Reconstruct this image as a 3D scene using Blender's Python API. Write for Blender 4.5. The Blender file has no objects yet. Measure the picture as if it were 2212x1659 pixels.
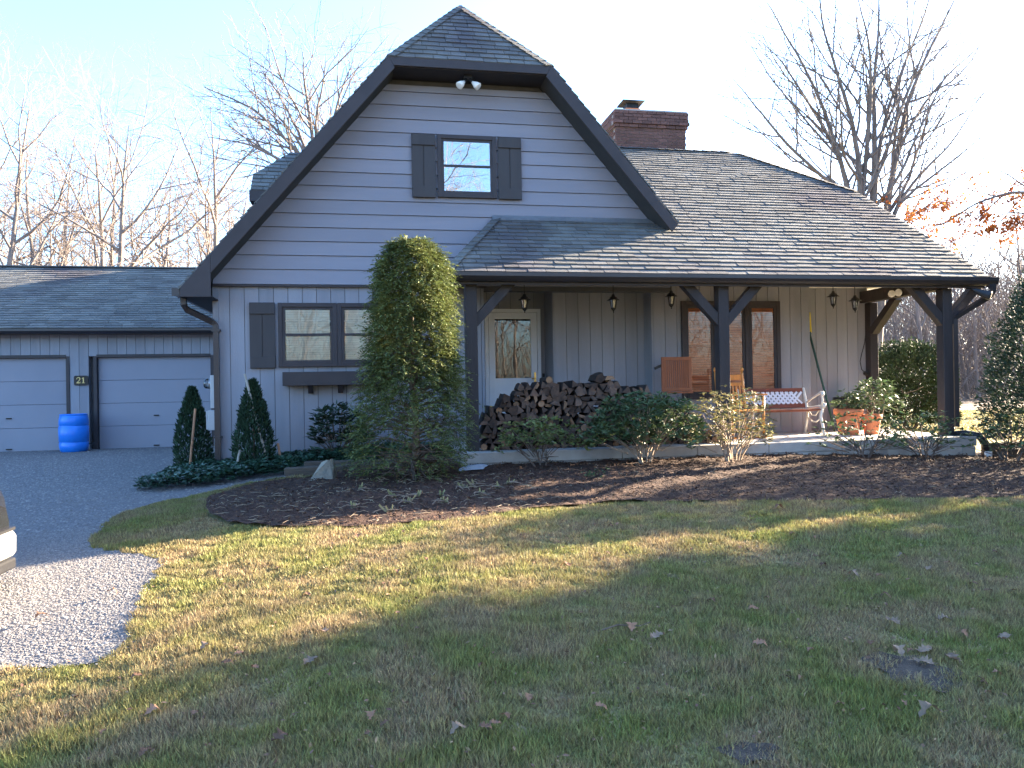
import bpy, math, random
import numpy as np
from mathutils import Vector, Matrix
sc = bpy.context.scene
COL = sc.collection
R = math.radians
random.seed(7)
RNG = np.random.default_rng(7)

# ------------------------------------------------------------------ camera, sky, sun, exposure
cam_d = bpy.data.cameras.new('camera'); cam = bpy.data.objects.new('camera', cam_d); COL.objects.link(cam)
yaw, pitch, roll = R(10.66), R(0.14), R(-0.99)
fw = Vector((math.sin(yaw)*math.cos(pitch), math.cos(yaw)*math.cos(pitch), math.sin(pitch)))
rt = Vector((math.cos(yaw), -math.sin(yaw), 0)); up = rt.cross(fw)
rt, up = rt*math.cos(roll)+up*math.sin(roll), up*math.cos(roll)-rt*math.sin(roll)
M = Matrix((rt, up, -fw)).transposed().to_4x4(); M.translation = Vector((0, -11.41, 0))
cam.matrix_world = M
cam_d.sensor_width = 36.0; cam_d.lens = 1661/2212*36.0
cam_d.clip_start = 0.05; cam_d.clip_end = 2000
sc.camera = cam
SUN_AZ, SUN_EL = R(19.0), R(18.0)          # azimuth measured from +X towards +Y
w = bpy.data.worlds.new('World'); sc.world = w; w.use_nodes = True
nt = w.node_tree; bg = nt.nodes['Background']
sky = nt.nodes.new('ShaderNodeTexSky'); sky.sky_type = 'NISHITA'; sky.sun_disc = False
sky.sun_elevation = SUN_EL; sky.sun_rotation = R(90)-SUN_AZ
sky.air_density = 1.0; sky.dust_density = 1.6; sky.ozone_density = 5.0
nt.links.new(sky.outputs[0], bg.inputs[0]); bg.inputs[1].default_value = 0.08
sun_d = bpy.data.lights.new('sun', 'SUN'); sun = bpy.data.objects.new('sun', sun_d); COL.objects.link(sun)
sun_d.energy = 4.5; sun_d.angle = R(0.55); sun_d.color = (1.0, 0.82, 0.60)
sdir = Vector((math.cos(SUN_AZ)*math.cos(SUN_EL), math.sin(SUN_AZ)*math.cos(SUN_EL), math.sin(SUN_EL)))
sun.rotation_euler = sdir.to_track_quat('Z', 'Y').to_euler()
sc.view_settings.view_transform = 'Standard'; sc.view_settings.look = 'None'
sc.view_settings.exposure = 3.74; sc.view_settings.gamma = 1.0
sc.view_settings.use_curve_mapping = False
sc.cycles.max_bounces = 8; sc.cycles.transparent_max_bounces = 16; sc.cycles.use_denoising = True

# ------------------------------------------------------------------ materials
MATS = {}
def pmat(name, c1, c2=None, scale=4, rough=.8, bump=0, bscale=60, tone=0, rand=0, metal=0, trans=0,
         stretch=(1, 1, 1), spec=.3, c3=None, s3=1.0, k3=(.5, .62), detail=5, coat=0):
    m = bpy.data.materials.new(name); m.use_nodes = True; t = m.node_tree; N = t.nodes; L = t.links
    b = N['Principled BSDF']; b.inputs['Roughness'].default_value = rough; b.inputs['Metallic'].default_value = metal
    b.inputs['Specular IOR Level'].default_value = spec
    if coat: b.inputs['Coat Weight'].default_value = coat
    geo = N.new('ShaderNodeNewGeometry'); mp = N.new('ShaderNodeMapping'); mp.inputs['Scale'].default_value = stretch
    L.new(geo.outputs['Position'], mp.inputs['Vector'])
    vec = mp.outputs[0]
    oi = N.new('ShaderNodeObjectInfo')
    if rand:
        ad = N.new('ShaderNodeVectorMath'); ad.operation = 'ADD'; mu = N.new('ShaderNodeMath'); mu.operation = 'MULTIPLY'
        mu.inputs[1].default_value = 37.0; L.new(oi.outputs['Random'], mu.inputs[0])
        L.new(vec, ad.inputs[0]); L.new(mu.outputs[0], ad.inputs[1]); vec = ad.outputs[0]
    nz = N.new('ShaderNodeTexNoise'); nz.inputs['Scale'].default_value = scale; nz.inputs['Detail'].default_value = detail
    nz.inputs['Roughness'].default_value = .62; L.new(vec, nz.inputs['Vector'])
    rp = N.new('ShaderNodeValToRGB'); rp.color_ramp.elements[0].position = .34; rp.color_ramp.elements[1].position = .66
    c2 = c2 or tuple(x*.8 for x in c1)
    rp.color_ramp.elements[0].color = (*c1, 1); rp.color_ramp.elements[1].color = (*c2, 1)
    L.new(nz.outputs['Fac'], rp.inputs[0]); col = rp.outputs[0]
    if c3:
        n3 = N.new('ShaderNodeTexNoise'); n3.inputs['Scale'].default_value = s3; n3.inputs['Detail'].default_value = 4
        L.new(vec, n3.inputs['Vector']); r3 = N.new('ShaderNodeMapRange')
        r3.inputs[1].default_value = k3[0]; r3.inputs[2].default_value = k3[1]; L.new(n3.outputs['Fac'], r3.inputs[0])
        mx = N.new('ShaderNodeMix'); mx.data_type = 'RGBA'; L.new(r3.outputs[0], mx.inputs[0]); L.new(col, mx.inputs[6])
        mx.inputs[7].default_value = (*c3, 1); col = mx.outputs[2]
    if tone or rand:
        hv = N.new('ShaderNodeHueSaturation'); L.new(col, hv.inputs['Color'])
        mr = N.new('ShaderNodeMapRange'); a = tone or rand
        mr.inputs[3].default_value = 1-a; mr.inputs[4].default_value = 1+a
        if tone:
            at = N.new('ShaderNodeAttribute'); at.attribute_name = 'tone'; L.new(at.outputs['Fac'], mr.inputs[0])
            mh = N.new('ShaderNodeMapRange'); mh.inputs[3].default_value = .5-.05*tone; mh.inputs[4].default_value = .5+.05*tone
            L.new(at.outputs['Fac'], mh.inputs[0]); L.new(mh.outputs[0], hv.inputs['Hue'])
        else: L.new(oi.outputs['Random'], mr.inputs[0])
        L.new(mr.outputs[0], hv.inputs['Value']); col = hv.outputs[0]
    L.new(col, b.inputs['Base Color'])
    if bump:
        n2 = N.new('ShaderNodeTexNoise'); n2.inputs['Scale'].default_value = bscale; n2.inputs['Detail'].default_value = 4
        L.new(vec, n2.inputs['Vector']); bp = N.new('ShaderNodeBump'); bp.inputs['Strength'].default_value = min(1, bump)
        bp.inputs['Distance'].default_value = .02*max(1, bump); L.new(n2.outputs['Fac'], bp.inputs['Height']); L.new(bp.outputs[0], b.inputs['Normal'])
    if trans:
        tr = N.new('ShaderNodeBsdfTranslucent'); L.new(col, tr.inputs[0]); ms = N.new('ShaderNodeMixShader'); ms.inputs[0].default_value = trans
        L.new(b.outputs[0], ms.inputs[1]); L.new(tr.outputs[0], ms.inputs[2]); L.new(ms.outputs[0], N['Material Output'].inputs[0])
    MATS[name] = m; return m
def glassmat(name, refl, tint=(.9, .92, .9), rough=.01):
    m = bpy.data.materials.new(name); m.use_nodes = True; t = m.node_tree; N = t.nodes; L = t.links
    N.remove(N['Principled BSDF'])
    tp = N.new('ShaderNodeBsdfTransparent'); tp.inputs[0].default_value = (*tint, 1)
    gl = N.new('ShaderNodeBsdfGlossy'); gl.inputs['Roughness'].default_value = rough
    lw = N.new('ShaderNodeFresnel'); lw.inputs[0].default_value = 1.5
    ad = N.new('ShaderNodeMath'); ad.operation = 'ADD'; ad.inputs[1].default_value = refl; ad.use_clamp = True; L.new(lw.outputs[0], ad.inputs[0])
    nz = N.new('ShaderNodeTexNoise'); nz.inputs['Scale'].default_value = 2.2; geo = N.new('ShaderNodeNewGeometry'); L.new(geo.outputs['Position'], nz.inputs['Vector'])
    bp = N.new('ShaderNodeBump'); bp.inputs['Strength'].default_value = .09; bp.inputs['Distance'].default_value = .01
    L.new(nz.outputs['Fac'], bp.inputs['Height']); L.new(bp.outputs[0], gl.inputs['Normal'])
    ms = N.new('ShaderNodeMixShader'); L.new(ad.outputs[0], ms.inputs[0]); L.new(tp.outputs[0], ms.inputs[1]); L.new(gl.outputs[0], ms.inputs[2])
    L.new(ms.outputs[0], N['Material Output'].inputs[0]); MATS[name] = m; return m

SIDING = pmat('grey_siding_paint', (.236, .232, .265), (.213, .21, .242), scale=1.3, rough=.6, bump=.15, bscale=90, stretch=(.3, 1, 3), rand=.07)
BOARDV = pmat('grey_vertical_siding', (.262, .264, .29), (.22, .222, .246), scale=1.5, rough=.65, bump=.2, bscale=60, stretch=(3, 3, .35), rand=.07)
GROOVE = pmat('siding_groove', (.10, .10, .105), rough=.9)
TRIM = pmat('brown_trim_paint', (.046, .038, .040), (.036, .030, .032), scale=3, rough=.5, bump=.1)
POSTM = pmat('brown_post_paint', (.042, .035, .036), (.030, .025, .026), scale=2, rough=.6, bump=.25, bscale=30, stretch=(4, 4, .4))
SHUT = pmat('shutter_paint', (.050, .045, .046), (.042, .038, .039), scale=3, rough=.55, bump=.1, stretch=(4, 4, .5))
GUTTER = pmat('gutter_metal', (.030, .025, .028), (.026, .022, .024), rough=.35, spec=.5)
SHING = pmat('asphalt_shingle', (.165, .165, .152), (.12, .12, .115), scale=1.1, rough=.95, bump=.6, bscale=180, tone=.2, spec=.15, c3=(.085, .08, .088), s3=.42, k3=(.5, .66))
DECK = pmat('roof_deck', (.05, .05, .05), (.04, .04, .04), rough=.95)
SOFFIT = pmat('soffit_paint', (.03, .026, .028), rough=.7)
CEIL = pmat('porch_ceiling_paint', (.82, .79, .72), (.78, .75, .68), scale=2, rough=.7)
WHITE = pmat('white_paint', (.74, .77, .82), (.69, .72, .77), scale=2, rough=.45)
GDOOR = pmat('garage_door_paint', (.248, .25, .285), (.228, .23, .265), scale=.8, rough=.55, bump=.06, bscale=120)
BRICK = pmat('red_brick', (.165, .085, .068), (.105, .062, .055), scale=14, rough=.9, bump=.5, bscale=120, rand=.25)
MORTAR = pmat('mortar', (.30, .27, .25), (.2, .18, .17), scale=12, rough=.95)
CLAY = pmat('terracotta', (.52, .17, .07), (.42, .14, .065), scale=8, rough=.8, bump=.1)
IRONB = pmat('black_metal', (.02, .02, .022), (.03, .03, .03), scale=20, rough=.45, metal=.6)
STEEL = pmat('grey_metal', (.35, .36, .37), (.28, .29, .3), scale=8, rough=.4, metal=.7)
BRASS = pmat('brass', (.75, .52, .16), (.65, .42, .12), rough=.3, metal=1)
BULB = pmat('frosted_bulb', (.8, .78, .72), (.75, .72, .66), rough=.2, spec=.5)
CONC = pmat('concrete', (.40, .38, .345), (.31, .295, .27), scale=3, rough=.9, bump=.35, bscale=70, c3=(.2, .19, .18), s3=1.3, k3=(.54, .7), rand=.06)
SLABM = pmat('porch_concrete', (.55, .51, .45), (.47, .44, .39), scale=1.6, rough=.85, bump=.2, bscale=90)
BARK = pmat('grey_bark', (.20, .17, .15), (.115, .10, .09), scale=6, rough=.95, bump=.6, bscale=14, stretch=(1, 1, .3))
BARKP = pmat('pale_bark', (.235, .195, .17), (.14, .118, .105), scale=5, rough=.95, bump=.5, bscale=14, stretch=(1, 1, .3))
STEM = pmat('shrub_stem_bark', (.16, .12, .095), (.10, .075, .06), scale=20, rough=.9, bump=.3)
STEMP = pmat('pale_shrub_stem', (.33, .27, .21), (.2, .15, .11), scale=20, rough=.9)
HEM = pmat('hemlock_needles', (.13, .148, .042), (.072, .095, .032), scale=3, rough=.65, tone=.45, trans=.22)
YEWM = pmat('yew_needles', (.045, .068, .022), (.028, .045, .018), scale=3, rough=.65, tone=.45, trans=.08)
YEW = pmat('dark_yew_needles', (.030, .050, .026), (.02, .036, .02), scale=3, rough=.65, tone=.4, trans=.15)
ARB = pmat('arborvitae_scales', (.028, .062, .030), (.018, .042, .022), scale=5, rough=.7, tone=.4, trans=.12)
RHO = pmat('rhododendron_leaf', (.085, .125, .05), (.055, .09, .04), scale=3, rough=.55, tone=.4, trans=.2, spec=.3)
RHOY = pmat('yellowish_shrub_leaf', (.19, .21, .065), (.12, .155, .055), scale=3, rough=.5, tone=.45, trans=.25)
AZA = pmat('azalea_winter_leaf', (.22, .20, .075), (.16, .14, .07), scale=4, rough=.5, tone=.45, trans=.25)
PACH = pmat('groundcover_leaf', (.035, .085, .045), (.022, .058, .034), scale=4, rough=.4, tone=.4, trans=.1, spec=.5)
RUST = pmat('rust_oak_leaf', (.36, .12, .03), (.24, .09, .03), scale=6, rough=.7, tone=.35, trans=.3)
GRASSM = pmat('lawn_blades', (.18, .20, .052), (.24, .21, .075), scale=.9, rough=.7, tone=.5, trans=.25, c3=(.29, .215, .115), s3=2.2, k3=(.38, .62))
LAWN = pmat('lawn_soil_and_thatch', (.12, .135, .035), (.20, .17, .07), scale=.9, rough=.95, bump=.8, bscale=70, c3=(.30, .23, .115), s3=1.5, k3=(.46, .62))
LITTER = pmat('forest_floor_litter', (.20, .13, .08), (.13, .09, .06), scale=3, rough=.95, bump=.7, bscale=20)
SOIL = pmat('bare_soil', (.055, .043, .034), (.085, .068, .053), scale=25, rough=.95, bump=1, bscale=80)
MULCH = pmat('dark_mulch', (.034, .017, .011), (.066, .034, .022), scale=18, rough=.95, bump=1, bscale=60)
CHIP = pmat('mulch_chips', (.058, .029, .018), (.115, .06, .036), scale=9, rough=.9, tone=.5)
STRAW = pmat('dry_stalks', (.30, .235, .16), (.2, .155, .11), scale=9, rough=.8, tone=.3)
GRAVEL = pmat('driveway_gravel', (.20, .19, .185), (.085, .08, .085), scale=42, rough=.95, bump=.7, bscale=110, detail=8)
PEB = pmat('gravel_stones', (.225, .208, .19), (.165, .155, .147), scale=30, rough=.85, tone=.3)
LOGEND = pmat('log_end_grain', (.13, .078, .052), (.06, .042, .034), scale=14, rough=.9, bump=.4, bscale=60, rand=.5)
LOGTAN = pmat('fresh_log_end', (.27, .15, .08), (.17, .10, .06), scale=14, rough=.9, bump=.4, bscale=60, rand=.35)
LOGBARK = pmat('log_bark', (.060, .043, .035), (.03, .022, .02), scale=12, rough=.95, bump=.6, bscale=30, rand=.35)
CEDAR = pmat('red_cedar_slats', (.30, .105, .045), (.22, .075, .035), scale=6, rough=.55, stretch=(4, 4, .5), bump=.1)
MAPLE = pmat('honey_oak', (.62, .26, .05), (.48, .19, .04), scale=5, rough=.35, stretch=(4, 4, .6), spec=.5)
MAHOG = pmat('mahogany_slats', (.24, .07, .035), (.16, .05, .03), scale=5, rough=.45, stretch=(.5, 4, 4))
IRONW = pmat('cream_painted_iron', (.66, .64, .58), (.55, .53, .47), scale=14, rough=.45)
BLINDW = pmat('wood_blind', (.60, .22, .11), (.48, .165, .085), scale=5, rough=.5, stretch=(.3, 3, 3), rand=.1)
BLINDC = pmat('cream_blind', (.62, .60, .52), (.56, .54, .47), scale=3, rough=.6, rand=.05)
DARKROOM = pmat('dark_room', (.02, .02, .022), rough=.9)  # dark colour standing in for the unlit rooms behind the glass
BLUEP = pmat('blue_plastic', (.012, .20, .72), (.010, .16, .60), scale=3, rough=.35, spec=.5, bump=.05)
YELP = pmat('yellow_plastic', (.75, .60, .03), (.65, .5, .03), rough=.4)
BLKP = pmat('black_plastic', (.018, .018, .02), rough=.4)
GREENP = pmat('green_handle_paint', (.012, .045, .03), (.015, .05, .035), rough=.35)
STONE = pmat('lichen_stone', (.26, .25, .20), (.17, .165, .14), scale=7, rough=.95, bump=.8, bscale=25)
SLATE = pmat('blue_grey_flagstone', (.30, .32, .35), (.24, .26, .29), scale=6, rough=.85, bump=.4)
TIMBER = pmat('weathered_timber', (.10, .08, .06), (.06, .05, .042), scale=4, rough=.95, bump=.6, bscale=30, stretch=(.4, 3, 3))
STAKE = pmat('cedar_stake', (.42, .22, .12), (.32, .17, .1), scale=6, rough=.8)
STAKEP = pmat('weathered_stake', (.36, .33, .28), (.28, .25, .21), scale=6, rough=.9)
CARP = pmat('black_car_paint', (.012, .013, .016), rough=.15, spec=.6, coat=.8)
CARB = pmat('silver_bumper', (.62, .63, .64), (.58, .59, .6), rough=.22, metal=.5, spec=.6)
RUBBER = pmat('tyre_rubber', (.02, .02, .02), rough=.85)
TAIL = pmat('smoked_tail_lens', (.008, .003, .004), rough=.1, spec=.7)
LEAFD = pmat('dry_fallen_leaf', (.25, .13, .075), (.16, .085, .05), scale=12, rough=.8, rand=.4, trans=.15)
LEAFP = pmat('pale_fallen_leaf', (.26, .175, .115), (.18, .12, .08), scale=12, rough=.7, rand=.25, trans=.1)
CRUMB = pmat('leaf_crumbs', (.26, .15, .09), (.14, .08, .05), scale=9, rough=.8, tone=.5)
IRISL = pmat('iris_leaf', (.22, .23, .10), (.30, .25, .14), scale=12, rough=.6, trans=.2)
SIGNB = pmat('sign_black', (.015, .015, .015), rough=.35)
GOLD = pmat('gold_digits', (.72, .52, .2), (.62, .44, .16), rough=.4)
PIPEW = pmat('white_pvc', (.72, .72, .7), rough=.4)
UTIL = pmat('utility_box_grey', (.46, .46, .46), (.42, .42, .42), rough=.5)
GLASS = glassmat('window_glass', .0, tint=(.97,.97,.95))
GLASSU = glassmat('upper_window_glass', .42)
GLASSD = glassmat('storm_door_glass', .03, tint=(.6, .6, .58))
GLASSL = glassmat('lantern_glass', .05, tint=(.8, .8, .78))

# ------------------------------------------------------------------ helpers
def link(o, parent=None):
    COL.objects.link(o)
    if parent is not None: o.parent = parent
    return o
def tag(o, label=None, cat=None, group=None, kind=None):
    if label: o['label'] = label
    if cat: o['category'] = cat
    if group: o['group'] = group
    if kind: o['kind'] = kind
    return o
def empty(name, loc, label, cat, group=None, rz=0):
    o = bpy.data.objects.new(name, None); o.location = loc; o.rotation_euler = (0, 0, rz); o.empty_display_size = .2
    link(o); return tag(o, label, cat, group)
class MB:
    def __init__(s): s.v = []; s.f = []; s.m = []; s.t = []; s.cm = 0; s.ct = .5
    def add(s, vs, fs):
        b = len(s.v); s.v += [tuple(v) for v in vs]
        for f in fs: s.f.append(tuple(b+i for i in f)); s.m.append(s.cm); s.t.append(s.ct)
        return s
    def box(s, x0, x1, y0, y1, z0, z1):
        return s.add([(x0, y0, z0), (x1, y0, z0), (x1, y1, z0), (x0, y1, z0), (x0, y0, z1), (x1, y0, z1), (x1, y1, z1), (x0, y1, z1)],
                     [(3, 2, 1, 0), (4, 5, 6, 7), (0, 1, 5, 4), (1, 2, 6, 5), (2, 3, 7, 6), (3, 0, 4, 7)])
    def obox(s, c, ax, ay, az):      # oriented box by centre and half-axis vectors
        c, ax, ay, az = Vector(c), Vector(ax), Vector(ay), Vector(az)
        vs = [c+ax*i+ay*j+az*k for k in (-1, 1) for i, j in ((-1, -1), (1, -1), (1, 1), (-1, 1))]
        return s.add(vs, [(3, 2, 1, 0), (4, 5, 6, 7), (0, 1, 5, 4), (1, 2, 6, 5), (2, 3, 7, 6), (3, 0, 4, 7)])
    def bar(s, a, b, w, h, upv=(0, 0, 1)):   # rectangular bar a->b
        a, b = Vector(a), Vector(b); d = (b-a); l = d.length; d.normalize(); u = Vector(upv)
        sd = d.cross(u)
        if sd.length < 1e-4: sd = d.cross(Vector((0, 1, 0)))
        sd.normalize(); u = sd.cross(d)
        return s.obox((a+b)/2, d*l/2, sd*w/2, u*h/2)
    def prism(s, poly, y0, y1):      # poly in (x,z) extruded along y
        n = len(poly); vs = [(x, y0, z) for x, z in poly]+[(x, y1, z) for x, z in poly]
        return s.add(vs, [tuple(range(n)), tuple(range(2*n-1, n-1, -1))]+[(i, n+i, n+(i+1) % n, (i+1) % n) for i in range(n)])
    def slab3(s, poly, nrm, th):     # planar 3D polygon thickened against nrm
        n = len(poly); nrm = Vector(nrm).normalized(); A = [Vector(p) for p in poly]; B = [p-nrm*th for p in A]
        return s.add(A+B, [tuple(range(n)), tuple(range(2*n-1, n-1, -1))]+[(i, n+i, n+(i+1) % n, (i+1) % n) for i in range(n)])
    def tube(s, pts, rad, n=8, cap=True, square=False):
        P = [Vector(p) for p in pts]; rad = rad if isinstance(rad, (list, tuple)) else [rad]*len(P)
        b = len(s.v); prev = None; rings = []
        for i, p in enumerate(P):
            d = (P[min(i+1, len(P)-1)]-P[max(i-1, 0)]).normalized()
            if prev is None:
                x = d.cross(Vector((0, 0, 1)) if abs(d.z) < .95 else Vector((1, 0, 0))).normalized()
            else: x = (prev-d*prev.dot(d)).normalized()
            y = d.cross(x); prev = x
            o = math.pi/n if square else 0
            rings.append([p+(x*math.cos(2*math.pi*k/n+o)+y*math.sin(2*math.pi*k/n+o))*rad[i] for k in range(n)])
        vs = [v for r in rings for v in r]; fs = []
        for i in range(len(P)-1):
            for k in range(n): fs.append((i*n+k, i*n+(k+1) % n, (i+1)*n+(k+1) % n, (i+1)*n+k))
        if cap: fs += [tuple(range(n-1, -1, -1)), tuple((len(P)-1)*n+k for k in range(n))]
        return s.add(vs, fs)
    def lathe(s, prof, c=(0, 0, 0), n=20, cap=True):
        vs = [(c[0]+r*math.cos(2*math.pi*k/n), c[1]+r*math.sin(2*math.pi*k/n), c[2]+z) for r, z in prof for k in range(n)]
        fs = [(i*n+k, i*n+(k+1) % n, (i+1)*n+(k+1) % n, (i+1)*n+k) for i in range(len(prof)-1) for k in range(n)]
        if cap: fs += [tuple(range(n-1, -1, -1)), tuple((len(prof)-1)*n+k for k in range(n))]
        return s.add(vs, fs)
    def mesh(s, name, mats, smooth=False, tone=False):
        me = bpy.data.meshes.new(name); me.from_pydata(s.v, [], s.f)
        for m in (mats if isinstance(mats, (list, tuple)) else [mats]): me.materials.append(m)
        if any(s.m): me.polygons.foreach_set('material_index', s.m)
        if smooth: me.polygons.foreach_set('use_smooth', [True]*len(s.f))
        if tone: a = me.attributes.new('tone', 'FLOAT', 'FACE'); a.data.foreach_set('value', s.t)
        me.update(); return me
    def build(s, name, mats, parent=None, smooth=False, tone=False, origin=None, bevel=0):
        if origin is not None: s.v = [(x-origin[0], y-origin[1], z-origin[2]) for x, y, z in s.v]
        o = bpy.data.objects.new(name, s.mesh(name, mats, smooth, tone))
        if origin is not None: o.location = origin
        if bevel:
            bv = o.modifiers.new('edge', 'BEVEL'); bv.width = bevel; bv.segments = 2; bv.limit_method = 'ANGLE'
        return link(o, parent)
def inst(name, me, parent, loc, rot=(0, 0, 0), scale=None):
    o = bpy.data.objects.new(name, me); o.location = loc; o.rotation_euler = rot
    if scale is not None: o.scale = scale
    return link(o, parent)
def np_mesh(name, V, F, mats, tone=None, smooth=False):
    V = np.asarray(V, np.float32); F = np.asarray(F, np.int32); m, k = F.shape
    me = bpy.data.meshes.new(name); me.vertices.add(len(V)); me.vertices.foreach_set('co', V.ravel())
    me.loops.add(m*k); me.loops.foreach_set('vertex_index', F.ravel()); me.polygons.add(m)
    me.polygons.foreach_set('loop_start', np.arange(0, m*k, k, dtype=np.int32))
    try: me.polygons.foreach_set('loop_total', np.full(m, k, np.int32))
    except Exception: pass
    if smooth: me.polygons.foreach_set('use_smooth', np.ones(m, bool))
    me.update(calc_edges=True); me.validate()
    for x in (mats if isinstance(mats, (list, tuple)) else [mats]): me.materials.append(x)
    if tone is not None: a = me.attributes.new('tone', 'FLOAT', 'FACE'); a.data.foreach_set('value', np.asarray(tone, np.float32))
    return me
def copy_tree(o, parent=None):
    c = o.copy(); link(c)
    if parent is not None: c.parent = parent
    for ch in list(o.children): copy_tree(ch, c)
    return c
def clip_half(poly, a, b, c):        # keep a*x+b*y<=c
    out = []
    for i in range(len(poly)):
        p, q = poly[i], poly[(i+1) % len(poly)]; dp, dq = a*p[0]+b*p[1]-c, a*q[0]+b*q[1]-c
        if dp <= 0: out.append(p)
        if (dp < 0 < dq) or (dq < 0 < dp):
            t = dp/(dp-dq); out.append((p[0]+t*(q[0]-p[0]), p[1]+t*(q[1]-p[1])))
    return out
def clip_convex(poly, clip):         # clip is counter-clockwise
    for i in range(len(clip)):
        (x0, y0), (x1, y1) = clip[i], clip[(i+1) % len(clip)]
        a, b = (y1-y0), -(x1-x0); poly = clip_half(poly, a, b, a*x0+b*y0)
        if len(poly) < 3: return []
    return poly
def area(p): return .5*abs(sum(p[i][0]*p[(i+1) % len(p)][1]-p[(i+1) % len(p)][0]*p[i][1] for i in range(len(p))))
def ss(t): t = min(1, max(0, t)); return t*t*(3-2*t)
def ter(X, Y):
    z = -1.0+(.06*(max(Y, -14)+1.5) if Y < -1.5 else 0)
    return z-.28*ss((.5-X)/4.5)-.12*ss((X-5)/4)
def nss(t): t = np.clip(t, 0, 1); return t*t*(3-2*t)
def nter(X, Y):
    z = -1.0+np.where(Y < -1.5, .06*(np.maximum(Y, -14)+1.5), 0)
    return z-.28*nss((.5-X)/4.5)-.12*nss((X-5)/4)
def in_poly(X, Y, poly):
    r = np.zeros(X.shape, bool); n = len(poly)
    for i in range(n):
        (x0, y0), (x1, y1) = poly[i], poly[(i+1) % n]
        c = ((y0 > Y) != (y1 > Y)) & (X < (x1-x0)*(Y-y0)/((y1-y0) if y1 != y0 else 1e-9)+x0); r ^= c
    return r
def smooth_poly(p, it=2):
    for _ in range(it):
        q = []
        for i in range(len(p)):
            a, b = p[i], p[(i+1) % len(p)]
            q += [(.75*a[0]+.25*b[0], .75*a[1]+.25*b[1]), (.25*a[0]+.75*b[0], .25*a[1]+.75*b[1])]
        p = q
    return p
def sheet(name, poly, cell, h, mat):   # terrain-following sheet, height h(x,y) above the ground
    m = MB(); xs = [p[0] for p in poly]; ys = [p[1] for p in poly]
    x = math.floor(min(xs)/cell)*cell; idx = {}
    while x < max(xs):
        colp = clip_half(clip_half(poly, 1, 0, x+cell), -1, 0, -x)
        if len(colp) > 2:
            y = math.floor(min(p[1] for p in colp)/cell)*cell; ymx = max(p[1] for p in colp)
            while y < ymx:
                q = clip_half(clip_half(colp, 0, 1, y+cell), 0, -1, -y)
                if len(q) > 2 and area(q) > 1e-6:
                    f = []
                    for px, py in q:
                        k = (round(px, 4), round(py, 4))
                        if k not in idx: idx[k] = len(m.v); m.v.append((k[0], k[1], ter(*k)+h(*k)))
                        if idx[k] not in f: f.append(idx[k])
                    if len(f) > 2: m.f.append(tuple(f)); m.m.append(0); m.t.append(.5)
                y += cell
        x += cell
    return tag(m.build(name, mat), kind='structure')

# ------------------------------------------------------------------ ground
def ragged(p, amt, seed):
    r_ = random.Random(seed); out = []
    for i in range(len(p)):
        (x0, y0), (x1, y1) = p[i], p[(i+1) % len(p)]; L = math.hypot(x1-x0, y1-y0); k = max(1, int(L/.09)) if L < 2 else 1
        out += [(x0+(x1-x0)*j/k+r_.uniform(-amt, amt), y0+(y1-y0)*j/k+r_.uniform(-amt, amt)) for j in range(k)]
    return out
MULCH_P = smooth_poly([(-1.72, -2.75), (-1.5, -3.6), (-1.16, -4.05), (-0.8, -4.32), (-0.39, -4.53), (0.01, -4.61), (0.4, -4.64), (0.81, -4.6), (1.27, -4.41), (1.75, -4.27),
           (2.46, -4.23), (3.12, -4.36), (4.0, -4.53), (4.94, -4.62), (5.93, -4.69), (7.2, -4.6), (9.2, -4.4), (11.5, -3.6), (11.5, -1.0), (9.0, -1.2), (8.45, -1.6), (1.3, -1.6), (.5, -1.62), (-0.86, -1.72), (-1.45, -1.8), (-1.7, -2.2)])
DRIVE_P = [(-12, -6.4), (-4, -6.6), (-1.97, -6.83), (-1.73, -6.9), (-1.51, -6.95), (-1.36, -6.92), (-1.38, -6.72), (-1.47, -6.23), (-1.54, -5.64), (-1.59, -5.11), (-1.68, -4.81),
           (-2.03, -4.43), (-2.29, -4.23), (-2.5, -3.86), (-2.57, -3.36), (-2.61, -2.74), (-2.45, -2.3), (-2.15, -2.14), (-1.87, -2.04), (-1.6, -1.8), (-1.1, -1.55), (.4, -1.5), (1.35, -1.55), (1.35, .2),
           (-2.0, .2), (-2.05, 8.2), (-14, 8.2)]
MULCH_P = ragged(MULCH_P, .022, 3); DRIVE_P = ragged(smooth_poly(DRIVE_P, 1), .03, 4)
SOIL1 = smooth_poly([(2.40, -7.95), (2.52, -7.90), (2.56, -7.98), (2.70, -8.00), (2.69, -8.12), (2.80, -8.20), (2.71, -8.27), (2.72, -8.37), (2.60, -8.33), (2.50, -8.40), (2.47, -8.28), (2.36, -8.25), (2.42, -8.12), (2.33, -8.05)], 1)
SOIL2 = smooth_poly([(1.28, -8.63), (1.36, -8.60), (1.43, -8.57), (1.47, -8.61), (1.57, -8.65), (1.50, -8.69), (1.52, -8.75), (1.42, -8.72), (1.34, -8.76), (1.36, -8.69)], 1)
def axis(a, b, fine0, fine1, f, c):
    out = []; x = a
    while x < b: out.append(x); x += f if fine0 <= x < fine1 else c
    out.append(b); return out
gx = axis(-160, 200, -14, 14, .5, 6); gy = axis(-60, 260, -14, 9, .5, 6)
g = MB(); g.v = [(x, y, ter(x, y)-.004) for y in gy for x in gx]; nx = len(gx)
g.f = [(j*nx+i, j*nx+i+1, (j+1)*nx+i+1, (j+1)*nx+i) for j in range(len(gy)-1) for i in range(nx-1)]
g.m = [1 if (g.v[f[0]][1] > 14 or g.v[f[0]][0] > 19 or g.v[f[0]][0] < -15) else 0 for f in g.f]; g.t = [.5]*len(g.f)
tag(g.build('ground', [LAWN, LITTER], smooth=True), kind='structure')
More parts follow.
